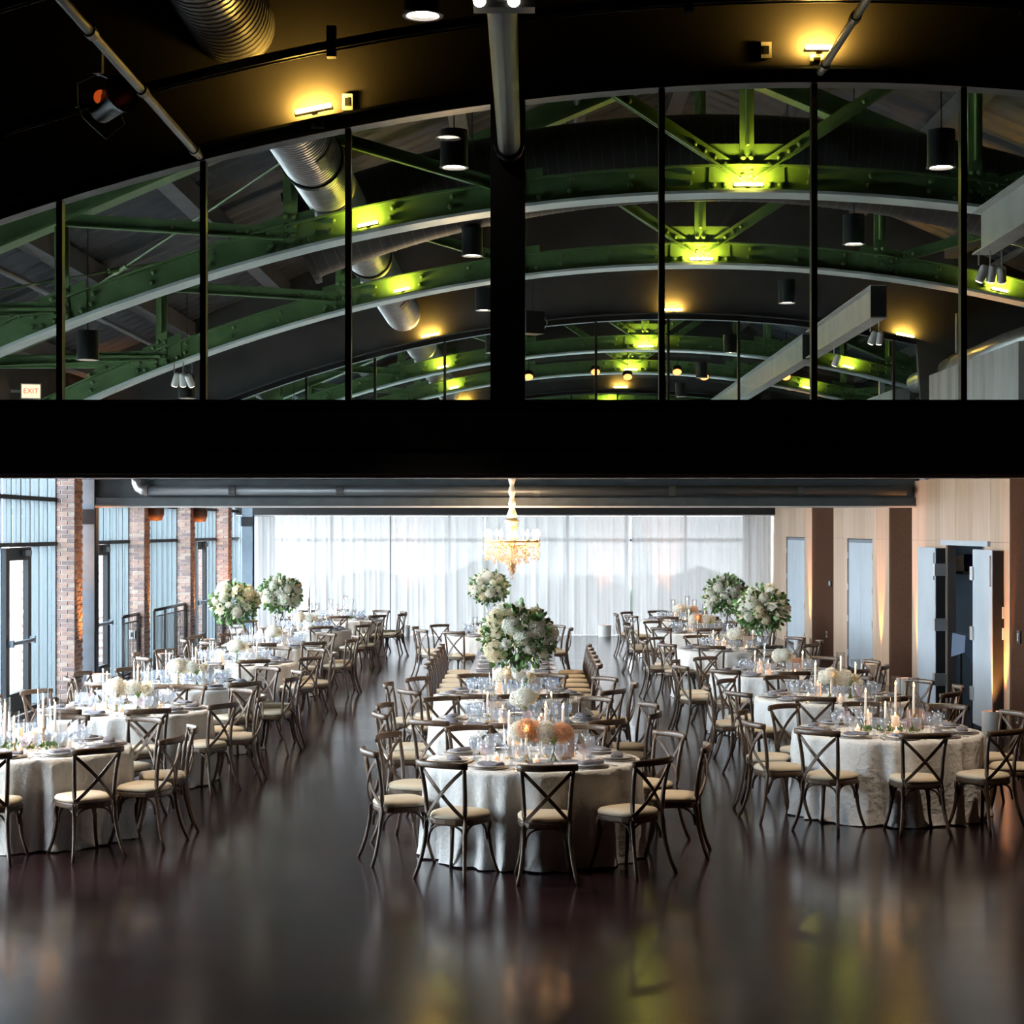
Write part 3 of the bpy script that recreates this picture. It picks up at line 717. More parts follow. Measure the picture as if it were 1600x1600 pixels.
# arched black duct
t = thing('arched_duct', 'large black arched spiral duct spanning behind the first truss', 'duct', (0, 19.75, 0))
rad = 0.47
def duct_c(x): return 6.73 - (x - 2.05) ** 2 / 23.5
xs = [-2.5 + 9.5*i/80 for i in range(81)]
o = obj('duct_body', MB().tube([(x, 0, duct_c(x)) for x in xs], rad, 26, (0,1,0)), M['duct_black'], t, smooth=False); autosmooth(o, 50)
for i in range(0, 79):
    x = -2.45 + 0.12*i
    p0 = Vector((x-0.005, 0, duct_c(x-0.005))); p1 = Vector((x+0.005, 0, duct_c(x+0.005)))
    obj('seam', MB().tube([tuple(p0), tuple(p1)], rad+0.006, 26, (0,1,0), False), M['seam'], t)
obj('end_flange', MB().tube([(-2.53, 0, duct_c(-2.53)), (-2.47, 0, duct_c(-2.47))], rad+0.06, 26, (0,1,0)), M['black_metal'], t)
# right hand pale duct above the concrete block
t = thing('right_duct', 'small galvanised duct above the concrete wall at right', 'duct', (6.9, 21.5, 5.18))
o = obj('duct_body', MB().tube([(1.6, -1.5, 0.42), (0.4, 0.5, 0.2), (-0.3, 3.2, 0.0), (-0.3, 9.0, -0.05)], 0.17, 16), M['galv'], t, smooth=True)
obj('collar', MB().tube([(-0.3, 5.95, -0.02), (-0.3, 6.05, -0.02)], 0.19, 16), M['galv'], t)

# ================================================================ pipes and rails in the near bay
def pipe_run(x, z, y0, y1, r, label, m, clamps=()):
    t = thing('lighting_pipe', label, 'pipe', (x, y0, z))
    obj('pipe', MB().tube([(0, 0, 0), (0, y1-y0, 0)], r, 12), m, t, smooth=True)
    for c in clamps:
        obj('clamp', MB().tube([(0, c-y0-0.04, 0), (0, c-y0+0.04, 0)], r*1.35, 10), M['black_metal'], t)
    return t
pipe_run(-2.2, 5.13, 5.0, 11.98, 0.026, 'thin steel lighting pipe at upper left', M['pipe_grey'], (7.3, 8.1, 9.0, 10.2, 11.8))
pipe_run(1.95, 5.69, 5.0, 11.98, 0.026, 'thin steel lighting pipe at upper right', M['pipe_grey'], (8.4, 10.7, 11.8))
pipe_run(-0.13, 5.18, 5.0, 12.0, 0.075, 'thick steel tube meeting the black centre post', M['sprinkler'], (11.9,))
def arc_rail(y, off, label):
    t = thing('arched_rail', label, 'rail', (0, y, 0))
    pts = [(x, 0, arch1(x) + off) for x in [-5.5 + 11.4*i/40 for i in range(41)]]
    obj('rail', MB().strap(pts, 0.05, 0.055), M['black_metal'], t)
    obj('rail_lip', MB().strap([(p[0], -0.03, p[2]-0.045) for p in pts], 0.012, 0.012), M['beam_grey'], t)
    for x in (-3.4, -1.27, 1.03, 3.2):
        obj('hanger', MB().box(x-0.03, x+0.03, -0.03, 0.03, arch1(x)+off-0.08, arch1(x)+off+0.12), M['black_metal'], t)
arc_rail(11.55, 0.42, 'lower arched black rail above the near glass')
arc_rail(10.6, 0.86, 'upper arched black rail at the top of the view')
def wall_plate(x, z, label, y=12.0+0.08, w=0.07, h=0.11):
    t = thing('power_box', label, 'outlet', (x, y, z))
    obj('face_plate', MB().box(-w/2, w/2, -0.02, 0.0, -h/2, h/2), M['white_plastic'], t)
    obj('socket', MB().box(-w/4, w/4, -0.026, -0.019, -h/4, h/4), M['black'], t)
wall_plate(-1.22, 5.51, 'white outlet right of the left amber bar above near glass')
wall_plate(-1.42, 5.36, 'white driver box under the left amber bar', w=0.09, h=0.06)
wall_plate(1.60, 5.86, 'white outlet left of the right amber bar above near glass')
wall_plate(1.94, 5.79, 'white driver box under the right amber bar', w=0.09, h=0.08)
t = thing('power_cable', 'black cable sagging across the upper left', 'cable', (0, 10.2, 0))
obj('cable', MB().tube([(-2.6 + 2.6*i/20, 0, 6.05 + 0.55*((i-7)/13)**2) for i in range(21)], 0.016, 6), M['black'], t, smooth=True)
obj('tie', MB().tube([(-1.72, 0, 6.02), (-1.68, 0, 6.02)], 0.022, 6), M['black'], t)

# ================================================================ light bars
def led_bar(loc, L, m, label, tilt=0.0, power=11.0, col=(1.0, 0.54, 0.09), lean=0.85):
    t = thing('light_bar', label, 'light bar', loc, 0, 'amber light bars')
    t.rotation_euler = (0, -tilt, 0)
    obj('housing', MB().box(-L/2, L/2, -0.02, 0.02, -0.03, -0.012), M['black_metal'], t)
    obj('tube', MB().tube([(-L/2+0.01, -0.022, -0.008), (L/2-0.01, -0.022, -0.008)], 0.014, 8), m, t, smooth=True)
    obj('bracket', MB().box(-0.02, 0.02, 0.0, 0.07, -0.03, -0.015), M['black_metal'], t)
    light('led', 'AREA', (0, 0.0, 0.014), power, col, (PI - lean, 0, 0), t, shape='RECTANGLE', size=L*0.9, size_y=0.02)
    return t
def slope1(x): return -2*(x-1.96)/33.0
led_bar((-1.44, 11.98, 5.45), 0.26, M['amber'], 'amber light bar on black wall above near glass, left', math.atan(slope1(-1.44)))
led_bar((1.95, 11.98, 5.86), 0.22, M['amber'], 'amber light bar on black wall above near glass, right')
for x, z, lb in ((-1.54, 5.69, 'left'), (2.27, 6.09, 'centre'), (5.9, 5.69, 'right')):
    led_bar((x, 28.1, z), 0.30, M['amber'], 'amber light bar above the second glass, ' + lb, -(x-2.27)/20)
for x, z, lb in ((-1.6, 5.80, 'left'), (2.27, 6.16, 'centre')):
    led_bar((x, 44.2, z), 0.34, M['amber'], 'amber light bar above the farthest glass, ' + lb, -(x-2.27)/20)
for ty, lb in zip(TY, ('first', 'second', 'third', 'fourth', 'fifth')):
    led_bar((XC, ty-0.16, z_bot(XC)+0.055), 0.30, M['lime'], 'yellow light bar on the crown plate of the %s truss' % lb, 0.0, 12.0, (1.0, 0.74, 0.08), 0.4)
    for x, w in ((-1.58, 'left'), (5.88, 'right')):
        led_bar((x, ty-0.13, z_bot(x)+0.075), 0.22, M['lime'], 'yellow light bar on the %s arch of the %s truss' % (w, lb), -2*(x-XC)/34.7, 5.0, (1.0, 0.74, 0.08), 0.4)

# ================================================================ pendant cans
PEND = [None]
def pendant(x, y, z, label, power=400.0):
    if PEND[0] is None:
        t = thing('pendant_light', label, 'pendant light', (x, y, z), 0, 'black can pendants')
        obj('can', MB().lathe([(0.02, 0.31), (0.115, 0.31), (0.115, 0.0), (0.098, 0.0), (0.098, 0.05), (0.02, 0.06)], 24), M['black_metal'], t, smooth=True).data.set_sharp_from_angle(angle=0.6)
        obj('rim', MB().lathe([(0.116, 0.0), (0.122, 0.0), (0.122, 0.012), (0.116, 0.012)], 24, caps=False), M['beam_grey'], t)
        obj('lens', MB().lathe([(0.001, 0.022), (0.096, 0.018)], 24, caps=False), M['lamp_white'], t)
        obj('cable', MB().tube([(0, 0, 0), (0, 0, 1)], 0.006, 6), M['black'], t, (0, 0, 0.31))
        light('lamp', 'SPOT', (0, 0, -0.01), power, (1.0, 0.81, 0.61), parent=t, spot_size=math.radians(64), spot_blend=0.7, shadow_soft_size=0.09)
        PEND[0] = t
    else:
        t = clone(PEND[0], (x, y, z), label=label)
    for ch in COL.objects:
        if ch.parent == t and ch.name.startswith('cable'): ch.scale = (1, 1, z_roof(x) - z - 0.31)
    return t
ROWN = ['nearest', 'second', 'third', 'fourth', 'fifth', 'sixth', 'seventh']
for i, y in enumerate((10.5, 14.9, 19.7, 24.6, 30.5, 35.5, 40.5)):
    pendant(-0.62, y, 5.64, 'black can pendant in the row left of the crown, %s' % ROWN[i])
for i, y in enumerate((14.9, 18.9, 23.8, 30.5, 35.5, 40.5)):
    pendant(3.43, y, 5.64, 'black can pendant in the row right of the crown, %s' % ROWN[i])
for i, y in enumerate((14.6, 18.9, 24.4, 30.5, 35.5, 40.5)):
    pendant(-4.65, y, 4.42, 'black can pendant in the low left row, %s' % ROWN[i])

# spot clusters on the runway beams, near flood, stage light
def spot_cluster(x, y, z, n, label):
    t = thing('track_spots', label, 'spotlights', (x, y, z))
    for k in range(n):
        dx = (k - (n-1)/2)*0.11
        h = obj('spot_head', MB().lathe([(0.02, 0.0), (0.045, 0.01), (0.045, 0.15), (0.03, 0.17)], 12), M['white_plastic'], t, (dx, 0, -0.30)); autosmooth(h)
        h.rotation_euler = (0.3 + 0.2*k, 0.35 - 0.3*k, 0)
        obj('lens', MB().lathe([(0.001, -0.002), (0.036, -0.002)], 12, caps=False), M['lamp_dim'], h)
        obj('arm', MB().tube([(dx, 0, 0), (dx, 0, -0.14)], 0.008, 6), M['chrome'], t)
    return t
spot_cluster(4.43, 17.2, 5.31, 3, 'cluster of white spotlights under the near runway beam')
spot_cluster(4.43, 22.95, 5.31, 2, 'pair of white spotlights under the second runway beam')
spot_cluster(4.43, 26.0, 5.31, 1, 'single white spotlight under the second runway beam')
spot_cluster(-4.3, 22.3, 4.72, 3, 'white spotlights hung under the second truss at left')
t = thing('stage_light', 'black stage light with orange lens at upper left', 'stage light', (-2.62, 10.9, 5.05))
h = obj('body', MB().lathe([(0.03, 0), (0.08, 0.02), (0.09, 0.2), (0.12, 0.26), (0.11, 0.26), (0.06, 0.1)], 16), M['black_metal'], t, (0, 0, 0.12)); autosmooth(h); h.rotation_euler = (0.7, 1.2, 0)
obj('yoke', MB().tube([(-0.13, 0, 0.15), (-0.13, 0, 0.3), (0, 0, 0.36), (0.13, 0, 0.3), (0.13, 0, 0.15)], 0.012, 6, (0,1,0)), M['pipe_grey'], t)
obj('lens', MB().sphere((0.05, -0.13, 0.18), 0.045, 12, 8), M['red_lens'], t, smooth=True)
obj('clamp', MB().box(-0.03, 0.03, -0.03, 0.03, 0.35, 0.48), M['galv'], t)
obj('cable', MB().tube([(0.1, 0, 0.2), (0.16, 0, 0.05), (0.05, 0, -0.04), (-0.1, 0, 0.1), (-0.14, 0, 0.22)], 0.006, 6, (0,1,0)), M['black'], t)
t = thing('flood_light', 'bright small floodlights where thick tube leaves the top', 'floodlight', (-0.13, 8.45, 5.1))
obj('housing', MB().box(-0.13, 0.16, -0.05, 0.05, -0.02, 0.06), M['black_metal'], t)
for dx in (-0.1, 0.06): obj('lamp', MB().sphere((dx, -0.05, 0.01), 0.03, 10, 8), M['lamp_white'], t, smooth=True)
t = thing('loudspeaker', 'black loudspeaker hung right of the centre post', 'speaker', (0.05, 24.0, 5.25))
o = obj('cabinet', MB().box(-0.16, 0.12, -0.12, 0.12, 0.0, 0.3), M['black'], t, rz=0.5)
obj('bracket', MB().tube([(0.15, 0, 0.05), (0.2, 0, 0.15), (0.15, 0, 0.25)], 0.008, 6), M['galv'], t)
obj('hanger', MB().tube([(0, 0, 0.3), (0, 0, 1.2)], 0.008, 6), M['black'], t)
# red amber par lights beyond the second glass
for i, x in enumerate((0.0, 1.35, 2.0, 3.0, 3.55, 4.75, 5.2)):
    t = thing('par_light', 'small round light with red amber leds, %s from left beyond second glass' % ('first','second','third','fourth','fifth','sixth','seventh')[i], 'stage light', (x, 36.2, 5.72 + 0.1*(i % 2)), 0, 'red amber par lights')
    h = obj('housing', MB().lathe([(0.06, 0.14), (0.10, 0.10), (0.10, 0), (0.09, 0)], 14), M['black_metal'], t); h.rotation_euler = (-0.7, 0, 0)
    l = obj('led_face', MB().lathe([(0.001, -0.004), (0.09, -0.004)], 14, caps=False), M['par_led'], h)
    obj('hanger', MB().tube([(0, 0, 0.12), (0, 0, 0.9)], 0.008, 6), M['black'], t)
# exit sign
t = thing('exit_sign', 'lit EXIT sign with red letters at far left', 'exit sign', (-7.0, 25.2, 4.47), 0)
t.rotation_euler = (0, 0, 0.25)
obj('housing', MB().box(-0.14, 0.14, 0.0, 0.05, 0, 0.22), M['white_plastic'], t)
obj('wall_arm', MB().box(-0.28, -0.13, 0.015, 0.035, 0.09, 0.13), M['white_plastic'], t)
obj('face', MB().box(-0.125, 0.125, -0.006, 0.0, 0.015, 0.205), M['exit_face'], t)
def text_mesh(s, size, m, name, parent, loc, rot):
    cu = bpy.data.curves.new(name, 'FONT'); cu.body = s; cu.size = size; cu.align_x = 'CENTER'; cu.align_y = 'CENTER'; cu.extrude = 0.001
    tmp = bpy.data.objects.new(name + '_tmp', cu); COL.objects.link(tmp)
    bpy.context.view_layer.update()
    me = bpy.data.meshes.new_from_object(tmp.evaluated_get(bpy.context.evaluated_depsgraph_get()))
    bpy.data.objects.remove(tmp); me.materials.clear(); me.materials.append(m)
    o = link(name, me, parent, loc); o.rotation_euler = rot
    return o
text_mesh('EXIT', 0.10, M['exit_red'], 'letters', t, (0, -0.009, 0.11), (PI/2, 0, 0))

# ================================================================ curtain
rnd = random.Random(11)
CY = 44.75
def drape(x0, x1, label, z1=2.97, gather=None):
    n = int((x1-x0)/0.025); rows = []; ph = rnd.random()*6; f1 = 9.5 + rnd.random()*2
    nz = 12
    for i in range(n+1):
        u = i/n; x = x0 + (x1-x0)*u; col = []
        for j in range(nz+1):
            w = j/nz; z = 0.01 + (z1-0.01)*w
            amp = 0.055 + 0.03*math.sin(x*1.7+ph)
            dy = amp*math.sin(x*2*PI*3.2 + ph + 0.35*math.sin(z*1.3+x)) + 0.03*math.sin(x*2*PI*7.3 + 2*ph + 0.2*z) + 0.05*math.sin(x*2.1+z*0.4+ph)
            dy *= (0.65 + 0.35*(1-w))
            dx = 0.0
            if gather and z < gather[1]:
                dx = gather[0]*(1 - z/gather[1])**0.8*u**6 if gather[0] < 0 else gather[0]*(1-z/gather[1])**0.8*(1-u)**6
            if z < 0.1: dy += 0.04*math.sin(x*23)
            col.append((x+dx, CY+dy, z))
        rows.append(col)
    b = MB().rings(rows, False, False)
    return tag(obj('sheer_curtain', b, M['sheer'], smooth=True), label, 'curtain', 'white sheer curtain panels at the end')
drape(-7.1, -5.50, 'white sheer curtain panel at far left beside the slit', gather=(-0.16, 1.75))
drape(-5.50, -3.46, 'white sheer curtain panel just right of the dark slit', gather=(0.05, 1.75))
drape(-3.44, -1.10, 'white sheer curtain panel left of the chandelier')
drape(-1.08, 2.54, 'wide white sheer curtain panel behind the chandelier')
drape(2.56, 6.05, 'white sheer curtain panel at right end beside wood wall')
t = thing('curtain_rod', 'thin rod carrying the white sheer curtain', 'rod', (0, CY, 2.99))
obj('rod', MB().tube([(-7.15, 0, 0), (6.07, 0, 0)], 0.018, 8), M['chrome'], t)
obj('finial', MB().sphere((-7.15, 0, 0), 0.03), M['chrome'], t)
t = thing('folded_stand', 'dark stand seen through the curtain slit', 'stand', (-5.52, 45.3, 0))
obj('pole', MB().tube([(0, 0, 0), (0, 0, 1.5)], 0.035, 8), M['shelf'], t)
obj('foot', MB().lathe([(0.2, 0), (0.2, 0.02), (0.04, 0.05)], 12), M['shelf'], t)
obj('drape_tie', MB().lathe([(0.09, 0.0), (0.07, 0.6), (0.02, 1.35)], 8), M['cork'], t)

# ================================================================ uplights
def uplight(x, y, label, r=0.12, h=0.33, aim=(0, 0.2), power=60.0, col=(1.0, 0.36, 0.08)):
    t = thing('uplight', label, 'uplight', (x, y, 0), 0, 'white cylinder uplights')
    o = obj('shade', MB().lathe([(r, 0.0), (r, h), (r-0.008, h), (r-0.008, 0.01)], 28, caps=False), M['holder_white'], t); autosmooth(o)
    obj('fixture', MB().lathe([(r*0.6, 0), (r*0.6, h*0.55), (0.001, h*0.55)], 16), M['black_metal'], t)
    obj('led_face', MB().lathe([(0.001, h*0.56), (r*0.5, h*0.56)], 16, caps=False), M['orange_led'], t)
    d = Vector((aim[0], aim[1], 1.0)); rot = (-d).to_track_quat('Z', 'Y').to_euler()
    light('led', 'SPOT', (0, 0, h*0.6), power, col, rot, t, spot_size=math.radians(34), spot_blend=0.8, shadow_soft_size=0.03)
    return t
uplight(-6.60, 27.5, 'large white uplight cylinder before the steel column at left', 0.18, 0.42, (-0.14, 0.12), 600)
uplight(-6.68, 32.9, 'white uplight cylinder at the second brick pier', 0.15, 0.36, (-0.16, -0.1), 660)
uplight(-6.68, 37.3, 'white uplight cylinder at the third brick pier', 0.15, 0.36, (-0.16, -0.1), 660)
uplight(-6.62, 41.0, 'white uplight cylinder at the last brick pier', 0.16, 0.36, (-0.1, 0.12), 660)
uplight(-3.05, 44.3, 'white uplight cylinder before curtain, left of the aisle', 0.12, 0.28, (0, 0.14), 130, (1.0, 0.36, 0.16))
uplight(1.88, 44.3, 'white uplight cylinder before curtain, right of the chandelier', 0.16, 0.28, (0.02, 0.14), 130, (1.0, 0.36, 0.16))
uplight(3.4, 44.3, 'white uplight cylinder before curtain behind the right row', 0.14, 0.28, (0, 0.12), 180, (1.0, 0.34, 0.14))
uplight(5.86, 38.7, 'white uplight cylinder at the farthest wood panel', 0.13, 0.32, (0.12, 0.0), 660)
uplight(5.86, 30.9, 'white uplight cylinder under the middle wood panel', 0.13, 0.32, (0.12, 0.0), 660)
uplight(5.86, 27.95, 'white uplight cylinder left of the open closet', 0.13, 0.32, (0.12, 0.0), 660)
uplight(5.90, 22.85, 'white uplight cylinder right of the open closet', 0.12, 0.32, (0.10, 0.0), 660)
# wall outlet on brick
t = thing('wall_outlet', 'metal outlet on the second brick pier', 'outlet', (-7.12, 32.19, 0.75))
obj('face_plate', MB().box(-0.05, 0.05, -0.02, 0.0, -0.08, 0.08), M['chrome'], t)
obj('socket', MB().box(-0.02, 0.02, -0.026, -0.019, -0.04, 0.04), M['black'], t)
for (y, s) in ((32.95, 'second'), (37.35, 'third')):
    t = thing('pipe_cap', 'copper coloured round pipe end above the %s brick pier' % s, 'pipe', (-6.80, y-0.3, 2.93))
    obj('cap', MB().lathe([(0.02, -0.14), (0.12, -0.12), (0.16, -0.02), (0.16, 0.1)], 18), pm('copper_pipe', (0.16, 0.07, 0.04), 0.6, 0.1), t, smooth=True)
    obj('riser', MB().tube([(0, 0, 0.1), (0, 0, 1.6)], 0.15, 14), M['sprinkler'], t, smooth=True)

# ================================================================ chandelier
t = thing('chandelier', 'crystal chandelier with glowing bulbs and ivory wrapped chain', 'chandelier', (-0.25, 26.9, 2.46))
g = M['gold']
prof = []
for i in range(60):
    z = 0.34 + i*0.055; r = 0.045 + 0.014*math.sin(i*1.9) + (0.02 if i < 3 else 0)
    prof.append((r, z))
obj('chain_sleeve', MB().lathe(prof, 12), M['sleeve'], t, smooth=True)
obj('hanging_cable', MB().tube([(0, 0, 3.5), (0, 0, 5.55)], 0.012, 6), M['black'], t)
obj('stem', MB().lathe([(0.02, -0.42), (0.05, -0.36), (0.03, -0.25), (0.08, -0.12), (0.05, 0.0), (0.09, 0.06), (0.04, 0.12), (0.10, 0.22), (0.07, 0.27), (0.12, 0.30), (0.05, 0.36)], 14), g, t, smooth=True)
obj('ring', MB().tube([(0.40*math.cos(2*PI*k/32), 0.40*math.sin(2*PI*k/32), 0) for k in range(33)], 0.016, 8), g, t, smooth=True)
obj('inner_ring', MB().tube([(0.22*math.cos(2*PI*k/24), 0.22*math.sin(2*PI*k/24), -0.06) for k in range(25)], 0.012, 8), g, t, smooth=True)
for k in range(12):
    a = 2*PI*k/12 + 0.1; c, s = math.cos(a), math.sin(a)
    arm = obj('arm', MB().tube([(0.04*c, 0.04*s, 0.0), (0.16*c, 0.16*s, -0.10), (0.30*c, 0.30*s, -0.08), (0.40*c, 0.40*s, 0.02)], 0.010, 6), g, t, smooth=True)
    obj('candle_tube', MB().lathe([(0.022, 0.0), (0.03, 0.01), (0.012, 0.015), (0.012, 0.07)], 8, (0.40*c, 0.40*s, 0.01)), g, arm, smooth=True)
    obj('bulb', MB().lathe([(0.010, 0.06), (0.026, 0.085), (0.022, 0.12), (0.004, 0.17)], 8, (0.40*c, 0.40*s, 0.01)), M['bulb'], arm, smooth=True)
b = MB(); rr = random.Random(5)
for k in range(620):
    q = rr.random(); a = rr.random()*2*PI
    if q < 0.5: R = 0.40 + 0.03*(rr.random()-.5); z = -0.02 - 0.26*rr.random()**1.3
    elif q < 0.8: R = 0.22 + 0.1*(rr.random()-.5); z = -0.10 - 0.22*rr.random()
    else:
        z = -0.20 - 0.30*rr.random(); R = max(0.0, 0.17*(0.5+z+0.02)/0.3)*rr.random() + 0.01
    s = 0.009 + 0.011*rr.random()
    c = (R*math.cos(a), R*math.sin(a), z)
    b.add([(c[0], c[1], c[2]+s*1.7), (c[0]+s, c[1], c[2]), (c[0], c[1]+s, c[2]), (c[0]-s, c[1], c[2]), (c[0], c[1]-s, c[2]), (c[0], c[1], c[2]-s*1.7)],
          [(0,1,2),(0,2,3),(0,3,4),(0,4,1),(5,2,1),(5,3,2),(5,4,3),(5,1,4)])
o = obj('crystal_drops', b, M['crystal'], t); o['kind'] = 'stuff'
obj('ball_drop', MB().sphere((0, 0, -0.55), 0.022, 10, 8), M['crystal'], t, smooth=True)
light('bulb_light', 'POINT', (0, 0, 0.22), 120.0, (1.0, 0.66, 0.36), parent=t, shadow_soft_size=0.3)

# ================================================================ chairs
def bez(p, n=8):
    out = []
    P = [Vector(q) for q in p]
    for i in range(n+1):
        u = i/n; Q = P[:]
        while len(Q) > 1: Q = [Q[k].lerp(Q[k+1], u) for k in range(len(Q)-1)]
        out.append(tuple(Q[0]))
    return out
def make_chair():
    t = thing('dining_chair', '', 'chair')
    w = M['chair_wood']
    # seat frame: rounded trapezoid
    def outline(k, z):
        pts = []
        for i in range(20):
            a = 2*PI*i/20; c, s = math.cos(a), math.sin(a)
            ex = 0.62
            x = math.copysign(abs(c)**ex, c)*(0.205 + 0.022*s); y = math.copysign(abs(s)**ex, s)*0.205
            pts.append((x*k, y*k, z))
        return pts
    obj('seat_frame', MB().rings([outline(0.98, 0.405), outline(1.0, 0.415), outline(1.0, 0.44), outline(0.98, 0.447)]), w, t)
    obj('cushion', MB().rings([outline(0.93, 0.447), outline(1.0, 0.458), outline(1.0, 0.475), outline(0.93, 0.492), outline(0.7, 0.502), outline(0.3, 0.506)]), M['cushion'], t, smooth=True)
    for s in (-1, 1):
        obj('front_leg', MB().tube(bez([(s*0.215, 0.225, 0.0), (s*0.165, 0.17, 0.16), (s*0.160, 0.155, 0.30), (s*0.172, 0.165, 0.42)], 6), [0.014, 0.0145, 0.016, 0.0175, 0.019, 0.020, 0.020], 8), w, t, smooth=True)
        pts = bez([(s*0.225, -0.285, 0.0), (s*0.165, -0.20, 0.20), (s*0.165, -0.175, 0.42), (s*0.165, -0.175, 0.62), (s*0.195, -0.245, 0.865)], 10)
        obj('rear_leg', MB().tube(pts, [0.0145, 0.015, 0.016, 0.017, 0.018, 0.0185, 0.018, 0.0175, 0.017, 0.0165, 0.016], 8), w, t, smooth=True)
        # cross strap of the X
        obj('cross_slat', MB().strap(bez([(s*0.185, -0.232 - 0.003*s, 0.835), (s*0.06, -0.285 - 0.006*s, 0.72), (-s*0.06, -0.265 - 0.006*s, 0.58), (-s*0.160, -0.195, 0.465)], 6), 0.009, 0.027, (0, 0, 1)), w, t)
    top = bez([(-0.222, -0.238, 0.868), (-0.10, -0.315, 0.874), (0.10, -0.315, 0.874), (0.222, -0.238, 0.868)], 8)
    sec = [(-0.013, -0.024), (0.010, -0.026), (0.017, -0.012), (0.017, 0.014), (0.008, 0.026), (-0.010, 0.025), (-0.016, 0.010), (-0.016, -0.012)]
    obj('top_rail', MB().sweep(top, sec, (0, 0, 1)), w, t, smooth=True)
    arch_ = lambda a, b: MB().tube(bez([(a[0], a[1], 0.265), (a[0]*0.97, a[1]*0.97, 0.42), ((a[0]*3+b[0])/4, (a[1]*3+b[1])/4, 0.412), ((a[0]+b[0])/2, (a[1]+b[1])/2, 0.408), ((b[0]*3+a[0])/4, (b[1]*3+a[1])/4, 0.412), (b[0]*0.97, b[1]*0.97, 0.42), (b[0], b[1], 0.265)], 10), 0.0095, 6)
    F1, F2, R1, R2 = (-0.155, 0.155), (0.155, 0.155), (-0.165, -0.178), (0.165, -0.178)
    for a, b in ((F1, F2), (R1, R2), (F1, R1), (F2, R2)):
        obj('arched_brace', arch_(a, b), w, t, smooth=True)
    return t
CHAIR = make_chair(); CHAIR_USED = [False]
def chair(x, y, rz, label, group):
    if not CHAIR_USED[0]:
        CHAIR_USED[0] = True; CHAIR.location = (x, y, 0); CHAIR.rotation_euler = (0, 0, rz); tag(CHAIR, label, None, group); return CHAIR
    return clone(CHAIR, (x, y, 0), rz, label, group)

# ================================================================ tables
TR, TH = 0.87, 0.76
def cloth_mesh(seed):
    r = random.Random(seed); n = 144
    fs = [(k, r.random()*2*PI, 0.5 + r.random()) for k in (9, 13, 19, 26, 34)]
    fold = lambda a: sum(w*math.sin(k*a + p) for k, p, w in fs)/2.4
    rows = []
    def ring(fn): rows.append([fn(2*PI*j/n) for j in range(n)])
    for rr in (0.02, 0.4, 0.75, TR-0.03):
        ring(lambda a, rr=rr: (rr*math.cos(a), rr*math.sin(a), TH))
    ring(lambda a: (TR*math.cos(a), TR*math.sin(a), TH-0.006))
    for z in (0.72, 0.66, 0.58, 0.46, 0.32, 0.18, 0.07, 0.0):
        u = (TH - z)/TH
        def f(a, u=u, z=z):
            R = TR + 0.008 + 0.022*u + 0.050*(u**0.55)*fold(a)
            if z < 0.05: R += 0.02*abs(math.sin(9*a+seed))
            return (R*math.cos(a), R*math.sin(a), max(z, 0.004 + (0.012*abs(math.sin(5*a+seed)) if z == 0 else 0)))
        ring(f)
    b = MB().rings(rows, True, False); b.f.append(tuple(range(n))[::-1])
    me = b.mesh('tablecloth', True); me.materials.append(M['cloth']); return me
CLOTHS = [cloth_mesh(k) for k in range(4)]

# ---- prototypes of table ware (moved into use on first placement) ----------
PROTO = {}
def place(key, loc, rz, label, group, scale=None):
    p = PROTO[key]
    if not p.get('used'):
        p['used'] = True; o = p['o']; o.location = loc; o.rotation_euler = (0, 0, rz); tag(o, label, None, group)
    else: o = clone(p['o'], loc, rz, label, group)
    if scale: o.scale = (scale,)*3
    return o
def proto(key, name, cat):
    t = thing(name, '', cat); PROTO[key] = {'o': t}; return t
def single(key, name, cat, mb, m, smooth=True):
    o = obj(name, mb, m, smooth=smooth); tag(o, None, cat); PROTO[key] = {'o': o}; return o
t = proto('plate', 'dinner_plate', 'plate')
obj('charger', MB().lathe([(0.001, 0.004), (0.10, 0.004), (0.155, 0.014), (0.155, 0.010), (0.10, 0.0), (0.001, 0.0)], 28, caps=False), M['charger'], t, smooth=True)
obj('plate', MB().lathe([(0.001, 0.016), (0.08, 0.016), (0.125, 0.028), (0.125, 0.024), (0.08, 0.011), (0.001, 0.011)], 28, caps=False), M['plate'], t, smooth=True)
rr = random.Random(4); b = MB(); rows = []
for i in range(9):
    x = -0.10 + 0.2*i/8; h = 0.016 + 0.008*rr.random(); yy = 0.006*(rr.random()-.5)
    rows.append([(x, yy-0.045, 0), (x, yy+0.045, 0), (x, yy+0.047, h*0.7), (x, yy+0.02, h*1.25), (x, yy-0.02, h*1.1), (x, yy-0.048, h*0.7)])
single('napkin', 'folded_napkin', 'napkin', b.rings(rows), M['napkin'])
t = proto('goblet', 'water_goblet', 'goblet')
obj('bowl', MB().lathe([(0.008, 0.068), (0.022, 0.075), (0.038, 0.10), (0.043, 0.135), (0.042, 0.165), (0.040, 0.165), (0.041, 0.135), (0.035, 0.10), (0.015, 0.08)], 18, caps=False), M['goblet'], t, smooth=True)
obj('foot', MB().lathe([(0.037, 0.0), (0.036, 0.006), (0.012, 0.014), (0.009, 0.03), (0.013, 0.045), (0.009, 0.068)], 16), M['goblet'], t, smooth=True)
t = proto('goblet_mauve', 'water_goblet', 'goblet')
obj('bowl', MB().lathe([(0.008, 0.060), (0.024, 0.067), (0.042, 0.09), (0.047, 0.12), (0.046, 0.15), (0.044, 0.15), (0.045, 0.12), (0.038, 0.09), (0.015, 0.07)], 18, caps=False), M['goblet_mauve'], t, smooth=True)
